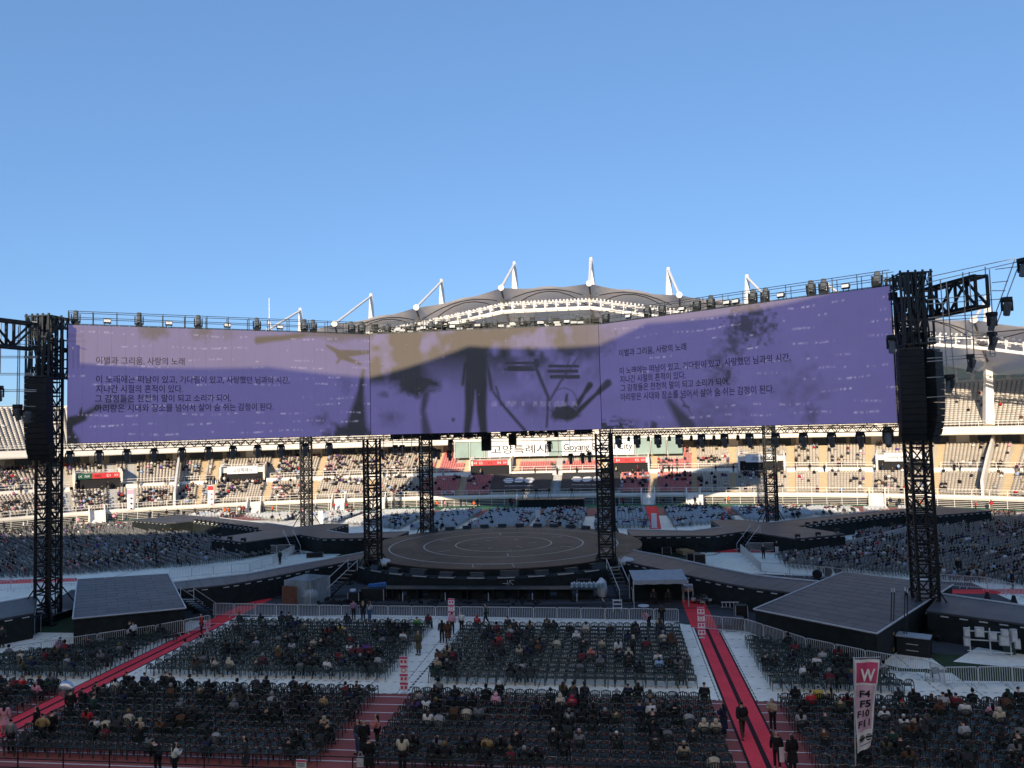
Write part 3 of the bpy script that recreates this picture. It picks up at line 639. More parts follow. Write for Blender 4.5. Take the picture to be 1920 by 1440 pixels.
# ================================================================== ROOFS
NODEX = [(-108, 22), (-94, 26.2), (-76, 31.9), (-60.5, 34.6), (-44.2, 37.9), (-27.2, 40.95), (-9.4, 44.4), (9.0, 44.4), (26.9, 40.95), (44.2, 37.9), (60.5, 34.6), (75.4, 31.9), (94, 26.2), (108, 22)]
def roof(name, label, flip, detail):
    t = thing(name, label, 'roof', (0, 0, 0))
    N = []
    ND = NODEX if flip > 0 else [(x, z-(0 if x > -12 else {-27.2: .9, -44.2: 2.6, -60.5: 3.4}.get(x, 4.))) for x, z in NODEX]
    for x, z in ND:
        i = np.argmin(np.abs(BP(AA, 6.)[0]-x)+(BP(AA, 6.)[1] < 0)*999); N.append((AA[i], z))
    W = [0, .12, .25, .4, .55, .7, .85, 1.]; smax = 40.
    def memb(a, zz, wv):
        s = 6+(smax-6)*wv; zc = zz-6.6*min(1, (s-6)/17.)**.8-max(0, (s-23)/17.)*2.6; return s, zc
    for (a0, z0), (a1, z1) in zip(N[:-1], N[1:]):
        if flip > 0 and a0 < -75: continue
        V = []; nu = 12
        for j, wv in enumerate(W):
            for i in range(nu+1):
                u = i/nu; a = a0+(a1-a0)*u; zz = z0+(z1-z0)*u; s, zc = memb(a, zz, wv)
                vault = 4*u*(1-u); amp = -.35*(1-wv)*(wv < .05)+6.2*math.sin(PI*min(1, wv/.9))**.9 if wv > 0 else -.5
                X, Y = BP(a, s, flip); V.append((X, Y, zc+amp*vault))
        k = nu+1; F = [(j*k+i, (j+1)*k+i, (j+1)*k+i+1, j*k+i+1) for j in range(len(W)-1) for i in range(nu)]
        o = link('membrane_bay', npmesh('membrane_bay', V, F, 'membrane' if flip > 0 else 'membrane_near', smooth=True), t)
        if detail:
            for wv, am in ((.25, 4.4), (.12, 2.3)):
                mb = MB(); pts = []
                for i in range(9):
                    u = i/8; a = a0+(a1-a0)*u; s, zc = memb(a, z0+(z1-z0)*u, wv); X, Y = BP(a, s, flip); pts.append((X, Y, zc+am*4*u*(1-u)-.25))
                mb.path(pts, .12); mb.build('arch', 'membrane_edge', o, org=(0, 0, 0))
    for i, (a, z) in enumerate(N):
        if flip > 0 and a < -75: continue
        X6, Y6 = BP(a, 6, flip); Xc, Yc = BP(a, 23, flip); X28, Y28 = BP(a, 28, flip) if abs(a) > 62 else (NODEX[i][0]*.985, float(np.interp(NODEX[i][0], BP(AA, 28)[0][(AA > -75) & (AA < 75)], BP(AA, 28)[1][(AA > -75) & (AA < 75)]))*flip); X18, Y18 = BP(a, 17.9, flip)
        if flip < 0: continue
        zt = z+(10.2 if abs(a) < 60 else 7)
        mb = MB(); mb.tube((X28-.9, Y28+.5, z-6), (X28, Y28, zt), .6, 6, .38); mb.tube((X28+.9, Y28, z-6), (X28, Y28, zt), .6, 6, .38)
        mb.build('mast', 'white_steel', t)
        mb = MB(); mb.tube((X28, Y28, zt-.6), (X6, Y6, z), .3, 6); mb.build('strut', 'white_steel', t)
        if detail:
            mb = MB(); d = np.array([X6-Xc, Y6-Yc, 0]); d /= np.linalg.norm(d); mb.tube((X6, Y6, z), np.array((X6, Y6, z))+d*.35, .62, 14); mb.build('node_disc', 'white_steel', t)
            mb = MB(); mb.tube((X6, Y6, z-.3), (Xc, Yc, z-6.6), .22); mb.build('rib', 'membrane_edge', t)
        if flip > 0: mb = MB(); mb.tube((X18, Y18, 13.4), (Xc, Yc, z-6.4), 1.1, 4, .75); mb.build('column', 'concrete_white', t)
    if detail:
        A = np.linspace(N[3][0], N[-2][0], 70); ZZ = np.interp(A, [q[0] for q in N], [q[1] for q in N])-4.7
        mb = MB(); mr = MB(); fl = MB()
        for (a0, z0), (a1, z1) in zip(zip(A[:-1], ZZ[:-1]), zip(A[1:], ZZ[1:])):
            for s in (7.2, 9.):
                p0, p1 = BP(a0, s), BP(a1, s); mb.tube((*p0, z0), (*p1, z1), .34)
                mr.tube((*p0, z0+1.5), (*p1, z1+1.5), .09); mr.tube((*p0, z0), (*p0, z0+1.9), .13)
            for q in range(3):
                a = a0+(a1-a0)*(q+.5)/3; z = z0+(z1-z0)*(q+.5)/3; p0 = BP(a, 8.2+.3*((q*7) % 2)); fl.box((*p0, z+1.0+.5*((q*5) % 3)/2), (.36, .3, .36), 0, .5); fl.box((*BP(a+.3, 10.5), z+2.3), (.34, .3, .34), 0, .5)
        mb.build('catwalk_beam', 'white_steel', t); mr.build('catwalk_rail', 'white_steel', t); kind(fl.build('floodlights', 'white_board', t), 'stuff')
    return t
roof('stand_roof', 'pale tent-membrane roof with white masts over the far grandstand', 1, True)
nr = roof('stand_roof', 'tent-membrane roof over the near grandstand behind the camera', -1, False)
near = thing('grandstand', 'near grandstand under the camera', 'grandstand', (0, 0, 0))
strip('rows', [(2, -.02), (2, 2.3), (27.6, 13.3), (31, 13.3), (31, 17), (39.5, 23), (39.5, -.02)], 'concrete', near, -130, 130, 4, -1)
strip('sun_block_wall', [(39.9, -.02), (39.9, 35.6)], 'concrete_white', near, -44, 44, 4, -1)  # added out-of-view wall that stops sun slipping under the near roof
strip('sun_block_wall', [(39.9, -.02), (39.9, 25.5)], 'concrete_white', near, -84, -44, 4, -1)
strip('sun_block_wall', [(39.9, -.02), (39.9, 28.)], 'concrete_white', near, 44, 84, 4, -1)
strip('sun_block_wall', [(39.9, -.02), (39.9, 20.)], 'concrete_white', near, -130, -84, 4, -1)
strip('sun_block_wall', [(39.9, -.02), (39.9, 20.)], 'concrete_white', near, 84, 130, 4, -1)
# curtain wall box behind the upper tier at the right
mb = MB(); a = a_of(92, 82)
for q in range(7):
    mb = MB(); X, Y = BP(a-8+q*2.1, 35.3); mb.box((X, Y, 24.6), (2.3, .12, 3.6), BT(a-8+q*2.1)); mb.build('pane', 'glass_green', stand)
# ================================================================== STAGE
ZS = 1.98
stage = thing('main_stage', 'round dark stage with concentric rings under the screens', 'stage', (0, 0, 0))
RS = 15.7
def ring_poly(R, n=72): return [(R*math.cos(2*PI*i/n), R*math.sin(2*PI*i/n)) for i in range(n)]
# deck boards: sectors of rings, each its own piece
rings = [0, 2.7, 5.5, 8.0, 10.6, 13.2, RS]
for k, (r0, r1) in enumerate(zip(rings[:-1], rings[1:])):
    n = (1, 10, 14, 18, 24, 28)[k]
    if n == 1:
        mb = MB(); mb.prism(ring_poly(r1-.012, 40), ZS-.08, ZS); mb.build('deck_board', 'stage_deck', stage); continue
    for i in range(n):
        t0, t1 = 2*PI*i/n, 2*PI*(i+1)/n; g = .011/r1
        P = [(r0*math.cos(t), r0*math.sin(t)) for t in np.linspace(t1-g, t0+g, 6)]+[((r1-.012)*math.cos(t), (r1-.012)*math.sin(t)) for t in np.linspace(t0+g, t1-g, 6)]
        mb = MB(); mb.prism(P, ZS-.08, ZS+.002*((i*7+k) % 3)); mb.build('deck_board', ('stage_deck', 'stage_deck_b')[(i*5+k*3) % 7 < 2], stage)
mb = MB(); mb.prism(ring_poly(RS-.03), 0, ZS-.1); mb.build('skirt', 'skirt', stage)
def flat_ring(mb, R, wd, z, n=96, t0=0, t1=2*PI):
    for i in range(n):
        a, b = t0+(t1-t0)*i/n, t0+(t1-t0)*(i+1)/n; r0, r1 = R-wd/2, R+wd/2
        mb.quad((r0*math.cos(a), r0*math.sin(a), z), (r1*math.cos(a), r1*math.sin(a), z), (r1*math.cos(b), r1*math.sin(b), z), (r0*math.cos(b), r0*math.sin(b), z))
for R in (5.5, 9.1, 13.0):
    mb = MB(); flat_ring(mb, R, .16, ZS+.012); mb.build('ring_line', 'stage_line', stage)
mb = MB()
for i in range(12):
    t = 2*PI*i/12+.2; r0, r1 = (7.0, 8.6) if i % 2 else (2.8, 3.8); d = np.array([math.cos(t), math.sin(t)]); p = np.array([-d[1], d[0]])*.06
    mb.add([(*(d*r0-p), ZS+.012), (*(d*r1-p), ZS+.012), (*(d*r1+p), ZS+.012), (*(d*r0+p), ZS+.012)], [(0, 1, 2, 3)])
for i in range(130):
    t, r = random.uniform(0, 2*PI), RS*.97*math.sqrt(random.random()); x, y = r*math.cos(t), r*math.sin(t); s = random.uniform(.05, .13)
    mb.box((x, y, ZS+.012), (s, s*.6, .006), t)
for x in (-3.3, 3.3): mb.box((x*.6+1, -14.0, ZS+.012), (.08, 1.6, .006), .25); 
mb.box((1.0, -13.1, ZS+.012), (3.6, .08, .006))
kind(mb.build('floor_marks', 'stage_line', stage), 'stuff')
# gear ledge and front shelf
mb = MB(); P = [(16.4*math.cos(t), 16.4*math.sin(t)) for t in np.linspace(PI*1.2, PI*1.8, 24)]+[(17.9*math.cos(t), 17.9*math.sin(t)) for t in np.linspace(PI*1.8, PI*1.2, 24)]
mb.prism(P, 0, 1.45); mb.build('ledge', 'skirt', stage)
mb = MB(); mb.box((.5, -19.2, .98), (21, 1.5, .06)); mb.build('front_shelf', 'dark_steel', stage)
for x in np.arange(-9.6, 11, 2.3): mb = MB(); mb.box((x, -19.3, .48), (.08, 1.3, .95)); mb.build('shelf_leg', 'skirt', stage)
# white paint scribble on the skirt
mb = MB(); g = gp(980, 1092, 1.2)
for a, b in (((-.5, .1), (.0, .12)), ((-.05, .5), (-.15, -.3)), ((.1, .45), (.55, .5)), ((.12, .42), (.45, -.05)), ((.12, .4), (.05, -.1))): mb.tube((3.0+a[0], -17.93, 1.0+a[1]*.8), (3.0+b[0], -17.93, 1.0+b[1]*.8), .025)
mb.build('paint_mark', 'rim_white', stage)

def deck(name, label, poly, cat='runway', z=ZS, edges=(), boards=None, m='deck', skirt_in=.06):
    "raised deck: board pieces, skirt, pale edge strips on the listed sides"
    poly = [np.array(q[:2], float) for q in poly]; c = sum(poly)/len(poly)
    t = thing(name, label, cat, (c[0], c[1], 0)); n = len(poly)
    mb = MB(); mb.prism([c+(q-c)*(1-skirt_in/np.linalg.norm(q-c)) for q in poly], .001, z-.14); mb.build('skirt', 'skirt', t)
    if boards is None:
        mb = MB(); mb.prism(poly, z-.12, z, True); mb.build('deck_board', m, t)
    else:                                   # boards = (A side chain, B side chain): pieces across between two chains
        A, B, k = boards
        def along(ch, u):
            ch = [np.array(q[:2], float) for q in ch]; L = [np.linalg.norm(b-a) for a, b in zip(ch[:-1], ch[1:])]; T = sum(L)*u
            for a, b, l in zip(ch[:-1], ch[1:], L):
                if T <= l+1e-9: return a+(b-a)*(T/l)
                T -= l
            return ch[-1]
        for i in range(k):
            u0, u1 = i/k, (i+1)/k-.0012*k/20; P = [along(A, u0), along(A, u1), along(B, u1), along(B, u0)]
            mb = MB(); mb.prism(P, z-.12, z+.002*((i*3) % 4), True); mb.build('deck_board', m if i % 5 else m+'_b' if m+'_b' in MATS else m, t)
    for i in edges:
        a, b = poly[i], poly[(i+1) % n]; mb = MB(); mb.tube((*a, z+.03), (*b, z+.03), .085); mb.build('edge_strip', 'rim_white', t)
    # clips hanging the skirt, along every side
    mb = MB()
    for i in range(n):
        a, b = poly[i], poly[(i+1) % n]; L = np.linalg.norm(b-a); d = (b-a)/L; o = np.array([d[1], -d[0]]); 
        if np.dot(o, (a+b)/2-c) < 0: o = -o
        for s in np.arange(.5, L-.3, 1.15): q = a+d*s+o*.05; mb.box((q[0], q[1], z-.24), (.5, .05, .07), math.atan2(d[1], d[0]))
    mb.build('skirt_clip', 'galv', t)
    return t
def grid_deck(name, label, P, nu, nv, cat='platform', z=ZS, m='deck', edges=()):
    P = [np.array(q, float) for q in P]; c = sum(P)/4; t = thing(name, label, cat, (c[0], c[1], 0))
    mb = MB(); mb.prism([c+(q-c)*.985 for q in P], .001, z-.14); mb.build('skirt', 'skirt', t)
    def q(u, v): return P[0]*(1-u)*(1-v)+P[1]*u*(1-v)+P[2]*u*v+P[3]*(1-u)*v
    for i in range(nu):
        for j in range(nv):
            g = .0016; off = .5/nu if j % 2 else 0
            u0, u1 = max(0, i/nu-off), min(1, (i+1)/nu-off)
            if i == nu-1: u1 = 1
            mb = MB(); mb.prism([q(u0+g, j/nv+g), q(u1-g, j/nv+g), q(u1-g, (j+1)/nv-g), q(u0+g, (j+1)/nv-g)], z-.1, z+.0015*((i*3+j*5) % 4), True)
            mb.build('deck_board', m if (i*7+j*4) % 5 else m+'_b', t)
    for i in edges: a, b = P[i], P[(i+1) % 4]; mb = MB(); mb.tube((*a, z+.02), (*b, z+.02), .055); mb.build('edge_strip', 'rim_white', t)
    return t
grid_deck('corner_platform', 'square dark platform at the front right corner by the lattice tower', [(22.4, -31.2), (28.7, -37.4), (39.2, -22.6), (32.35, -17.3)], 5, 14, edges=(0, 1, 3))
grid_deck('corner_platform', 'square dark platform at the front left corner by the lattice tower', [(-20.2, -31.8), (-27.1, -35.3), (-38.0, -20.4), (-30.4, -17.75)], 5, 14, edges=(0, 1, 3))
RUN = {1: ([(12.3, -9.8), (16.7, -15.4), (19.5, -19.2), (21.7, -21.9), (23.7, -23.9), (26.4, -25.6)], [(14.6, -5.2), (18.3, -9.8), (21.6, -14.7), (24.5, -18.5), (26.7, -20.), (29.3, -21.4)]),
       -1: ([(-12.9, -8.9), (-16.4, -14.1), (-18.9, -18.9), (-21.3, -22.5), (-22.7, -23.6), (-25.2, -24.8)], [(-14.6, -5.2), (-17.1, -9.8), (-19.5, -13.5), (-22.1, -18.1), (-24.6, -19.9), (-27.3, -22.0)])}
for sg, lab in ((1, 'curved runway from the round stage to the front right platform'), (-1, 'curved runway from the round stage to the front left platform')):
    N_, F_ = RUN[sg]
    deck('runway', lab, N_+F_[::-1], edges=tuple(range(len(N_), len(N_)+len(F_)-1)), boards=(N_, F_, 20), z=ZS-.01)
deck('runway', 'runway continuing past the lattice tower to the right edge', [(33.9, -31.2), (36.9, -25.9), (46.5, -35.), (44.5, -39)], edges=(1,), boards=([(33.9, -31.2), (44.5, -39)], [(36.9, -25.9), (46.5, -35.)], 8), z=ZS-.02)
deck('runway', 'runway continuing past the lattice tower to the left edge', [(-31.8, -33.4), (-36.2, -27.8), (-43, -40), (-38, -43)], edges=(1,), boards=([(-31.8, -33.4), (-38, -43)], [(-36.2, -27.8), (-43, -40)], 8), z=ZS-.02)
BR1 = [(14.2, 11.2), (22.0, 9.4), (26.2, 12.9), (25.6, 20.), (29.4, 20.6), (32.6, 16.8), (35.4, 13.4), (39.2, 6.1), (32.8, 2.6), (30.6, 5.9), (28.4, 9.), (26.9, 7.9), (24.1, 5.6), (14.6, 5.6)]
BR2 = [(32.65, 17.0), (37.4, 20.6), (50.6, 29.4), (60.6, 35), (65., 28), (55.4, 23.), (53, 25.6), (35.5, 13.5)]
for sg, nm in ((1, 'right'), (-1, 'left')):
    deck('runway', 'angular rear %s runway with a lobe towards the camera' % nm, [(sg*x, y) for x, y in BR1], edges=(0, 1), z=ZS-.012)
    deck('runway', 'long straight rear %s runway reaching out beside the far tower' % nm, [(sg*x, y) for x, y in BR2], edges=(0, 1), boards=([(sg*32.65, 17.0), (sg*37.4, 20.6), (sg*50.6, 29.4), (sg*60.6, 35)], [(sg*35.5, 13.5), (sg*53, 25.6), (sg*55.4, 23), (sg*65, 28)], 18), z=ZS-.03)

# ================================================================== SCREENS
ZB, ZT = 14.9, 25.3
def hnoise(x, y, seed=0):
    xi = np.floor(x).astype(np.int64); yi = np.floor(y).astype(np.int64); fx = x-xi; fy = y-yi; fx = fx*fx*(3-2*fx); fy = fy*fy*(3-2*fy)
    def h(a, b): v = np.sin((a*127.1+b*311.7+seed*74.7))*43758.5453; return v-np.floor(v)
    return (h(xi, yi)*(1-fx)+h(xi+1, yi)*fx)*(1-fy)+(h(xi, yi+1)*(1-fx)+h(xi+1, yi+1)*fx)*fy
def fbm(x, y, seed=0): return .5*hnoise(x, y, seed)+.3*hnoise(x*2.1, y*2.1, seed+1)+.2*hnoise(x*4.3, y*4.3, seed+2)
def cap(x, y, x0, y0, x1, y1, r0, r1, soft=2.):
    dx, dy = x1-x0, y1-y0; t = np.clip(((x-x0)*dx+(y-y0)*dy)/(dx*dx+dy*dy+1e-9), 0, 1); d = np.hypot(x-x0-t*dx, y-y0-t*dy)-(r0+(r1-r0)*t)
    return np.clip(.5-d/soft/2, 0, 1)
def blob(x, y, cx, cy, rx, ry, noisy=.5, sc=9., seed=0, soft=.5):
    d = np.hypot((x-cx)/rx, (y-cy)/ry)+noisy*(fbm(x/sc, y/sc, seed)-.5)*2; return np.clip((1-d)/soft, 0, 1)
def rectf(x, y, x0, y0, x1, y1, s=1.5): return np.clip((x-x0)/s, 0, 1)*np.clip((x1-x)/s, 0, 1)*np.clip((y-y0)/s, 0, 1)*np.clip((y1-y)/s, 0, 1)
def picture(which, x, y, u, v):
    "screen content in photo pixels (x, y) and panel coordinates (u along, v up): ink density, white specks"
    D = np.zeros_like(x)
    def A(k, s=1.): np.maximum(D, k*s, out=D)
    if which == 'left':
        A(blob(x, y, 287, 622, 36, 20, .5, 12, 1, .7), .75); A(blob(x, y, 379, 622, 26, 22, .5, 10, 2, .8), .7); A(blob(x, y, 425, 628, 22, 14, .5, 9, 3, .8), .4)
        A(cap(x, y, 484, 638, 520, 634, 7, 5, 3)); A(cap(x, y, 520, 635, 570, 628, 5, 5, 3)); A(cap(x, y, 570, 627, 692, 628, 4, 6, 5), .9); A(blob(x, y, 640, 632, 50, 14, .5, 8, 4, .8), .7)
        A(cap(x, y, 613, 648, 640, 664, 2, 6, 2)); A(cap(x, y, 638, 664, 692, 660, 8, 3, 2)); A(cap(x, y, 640, 668, 676, 683, 6, 2, 2)); A(cap(x, y, 645, 662, 632, 680, 6, 2, 2), .9)
        A(cap(x, y, 117, 796, 156, 783, 12, 7, 3)); A(cap(x, y, 150, 783, 153, 765, 6, 1, 2)); A(cap(x, y, 150, 783, 186, 762, 6, 4, 4), .9); A(cap(x, y, 183, 764, 244, 755, 5, 4, 8), .6); A(cap(x, y, 117, 812, 137, 828, 20, 12, 4)); A(rectf(x, y, 110, 795, 138, 840, 3))
        A(cap(x, y, 681, 695, 675, 745, 3, 7, 3), .95); A(cap(x, y, 675, 745, 668, 800, 8, 20, 5), .95); A(blob(x, y, 660, 812, 62, 22, .5, 12, 5, .6), .95); A(blob(x, y, 605, 790, 22, 22, .8, 9, 6, .9), .5); A(blob(x, y, 648, 715, 18, 22, .7, 12, 7, .9), .35)
        A(rectf(x, y, 122, 625, 158, 634, 2), .22); A(rectf(x, y, 118, 636, 162, 644, 2), .22)
        for k in (124, 134, 143, 153): A(rectf(x, y, k, 644, k+7, 692, 2), .22)
        D += .14*np.clip(fbm(x/60, y/40, 9)-.45, 0, 1)
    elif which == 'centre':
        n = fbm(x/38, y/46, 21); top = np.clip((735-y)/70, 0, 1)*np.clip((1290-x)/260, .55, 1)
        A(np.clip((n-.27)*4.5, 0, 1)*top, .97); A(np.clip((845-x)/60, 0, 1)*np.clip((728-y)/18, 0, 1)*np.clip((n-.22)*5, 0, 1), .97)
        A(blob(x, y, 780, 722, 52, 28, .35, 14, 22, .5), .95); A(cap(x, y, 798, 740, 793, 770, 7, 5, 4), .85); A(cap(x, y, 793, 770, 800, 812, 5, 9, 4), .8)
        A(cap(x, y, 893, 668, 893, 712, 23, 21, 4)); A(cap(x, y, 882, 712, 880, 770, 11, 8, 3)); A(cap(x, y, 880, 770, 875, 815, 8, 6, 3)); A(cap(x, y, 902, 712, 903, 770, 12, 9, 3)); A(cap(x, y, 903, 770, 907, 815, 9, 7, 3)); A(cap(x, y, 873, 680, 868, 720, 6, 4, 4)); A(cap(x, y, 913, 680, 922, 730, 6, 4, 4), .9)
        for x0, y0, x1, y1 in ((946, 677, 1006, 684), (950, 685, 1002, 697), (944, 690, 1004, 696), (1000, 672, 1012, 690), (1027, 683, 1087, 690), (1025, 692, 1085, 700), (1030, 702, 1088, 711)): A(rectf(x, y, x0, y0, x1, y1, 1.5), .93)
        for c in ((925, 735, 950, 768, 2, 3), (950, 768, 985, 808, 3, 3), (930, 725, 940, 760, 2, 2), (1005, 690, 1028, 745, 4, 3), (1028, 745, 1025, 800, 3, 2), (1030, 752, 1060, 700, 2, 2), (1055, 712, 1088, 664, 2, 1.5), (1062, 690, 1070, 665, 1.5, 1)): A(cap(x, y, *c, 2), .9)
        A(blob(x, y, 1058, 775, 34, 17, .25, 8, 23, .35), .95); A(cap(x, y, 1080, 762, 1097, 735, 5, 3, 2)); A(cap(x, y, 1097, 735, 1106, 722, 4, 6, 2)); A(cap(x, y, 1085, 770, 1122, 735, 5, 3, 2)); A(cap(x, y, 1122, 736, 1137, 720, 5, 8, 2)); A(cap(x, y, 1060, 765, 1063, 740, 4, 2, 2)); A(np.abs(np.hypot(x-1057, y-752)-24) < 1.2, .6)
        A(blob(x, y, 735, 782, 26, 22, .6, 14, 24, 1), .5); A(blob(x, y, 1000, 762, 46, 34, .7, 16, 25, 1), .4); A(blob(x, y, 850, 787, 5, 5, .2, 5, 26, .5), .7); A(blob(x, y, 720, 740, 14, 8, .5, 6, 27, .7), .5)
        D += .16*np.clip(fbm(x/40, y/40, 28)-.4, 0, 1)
    else:
        A(blob(x, y, 1405, 605, 52, 48, .95, 7, 31, .8), .85); A(blob(x, y, 1375, 640, 26, 40, .9, 8, 32, .9), .75); A(blob(x, y, 1352, 690, 32, 60, .9, 10, 33, 1.), .6); A(blob(x, y, 1365, 705, 9, 18, .5, 6, 34, .6), .8)
        A(blob(x, y, 1330, 790, 85, 60, .7, 20, 35, 1.2), .55); A(cap(x, y, 1255, 752, 1290, 800, 5, 16, 6), .85); A(blob(x, y, 1505, 725, 60, 52, .9, 14, 36, 1.2), .38); A(blob(x, y, 1520, 780, 22, 34, .9, 9, 37, 1.), .5)
        A(cap(x, y, 1276, 745, 1298, 778, 1.5, 1, 2), .85); A(cap(x, y, 1282, 760, 1292, 764, 3, 2, 2), .8)
        tri = np.clip((fbm(x/6, y/5, 38)-.36)*6, 0, 1); A(tri*np.clip((y-776-8*np.abs(np.sin((x-1100)/17)))/9, 0, 1)*np.clip((1205-x)/30, 0, 1), .95); A(tri*np.clip((y-786)/8, 0, 1)*np.clip((x-1205)/10, 0, 1)*np.clip((1238-x)/10, 0, 1), .9)
        A(blob(x, y, 1155, 625, 4, 8, .2, 5, 39, .5), .5); A(blob(x, y, 1122, 700+30, 12, 12, .5, 8, 40, .8), .0); A(cap(x, y, 1117, 740, 1140, 718, 4, 7, 2), .9); A(blob(x, y, 1130, 640, 24, 30, .9, 9, 41, 1.), .45)
        D += .14*np.clip(fbm(x/60, y/40, 42)-.45, 0, 1)
    Wt = np.zeros_like(x)
    if which != 'centre':
        for k, vv in enumerate((.94, .83, .72, .66, .56, .50, .37, .31, .23, .145, .06) if which == 'left' else (.93, .84, .75, .64, .52, .43, .35, .26, .17, .09)):
            wav = vv+.008*np.sin(u*23+k*1.7); on = (hnoise(u*22+k*7, np.zeros_like(u)+k, 50) > .55)*(hnoise(u*190, np.zeros_like(u)+k*3, 51) > .5)
            if which == 'right': on = on*(hnoise(u*3+k, np.zeros_like(u), 52)*.6+u > .62)
            Wt = np.maximum(Wt, on*np.clip(1.3-np.abs(v-wav)/.0085, 0, 1)*hnoise(u*90, v*90, 53)*.75)
    else:
        on = (hnoise(x/5, np.zeros_like(x), 54) > .5)*(np.abs(y-757) < 5)*(x > 920)*(x < 1085); Wt = on*.35*hnoise(x/2, y/2, 55); Wt = np.maximum(Wt, (hnoise(x/2., y/2., 56) > .985)*.5)
    return np.clip(D, 0, 1), np.clip(Wt, 0, 1)
m = bpy.data.materials.new('led'); m.use_nodes = True; MATS['led'] = m; nd = m.node_tree.nodes; lk = m.node_tree.links
b = nd['Principled BSDF']; at = nd.new('ShaderNodeAttribute'); at.attribute_name = 'Col'; b.inputs['Base Color'].default_value = (.115, .10, .082, 1); b.inputs['Roughness'].default_value = .75; b.inputs['Specular IOR Level'].default_value = .15
lk.new(at.outputs['Color'], b.inputs['Emission Color']); b.inputs['Emission Strength'].default_value = 1.
m = bpy.data.materials.new('led_ink'); m.use_nodes = True; MATS['led_ink'] = m; b = m.node_tree.nodes['Principled BSDF']; b.inputs['Base Color'].default_value = (.03, .026, .022, 1); b.inputs['Roughness'].default_value = .75
b.inputs['Emission Color'].default_value = (.006, .004, .018, 1); b.inputs['Emission Strength'].default_value = 1.
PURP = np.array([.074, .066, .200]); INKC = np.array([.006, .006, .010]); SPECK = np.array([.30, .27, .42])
SCR = {'left': ((-34.2, -26.8), (-11.85, -11.5)), 'centre': ((-11.8, -11.5), (11.8, -11.5)), 'right': ((11.85, -11.5), (34.2, -26.8))}
LABS = {'left': 'left wing of the LED screen, purple with Korean text and ink stains', 'centre': 'middle LED screen, half sunlit, with dark ink figures', 'right': 'right wing of the LED screen, purple with Korean text'}
SCRO = {}
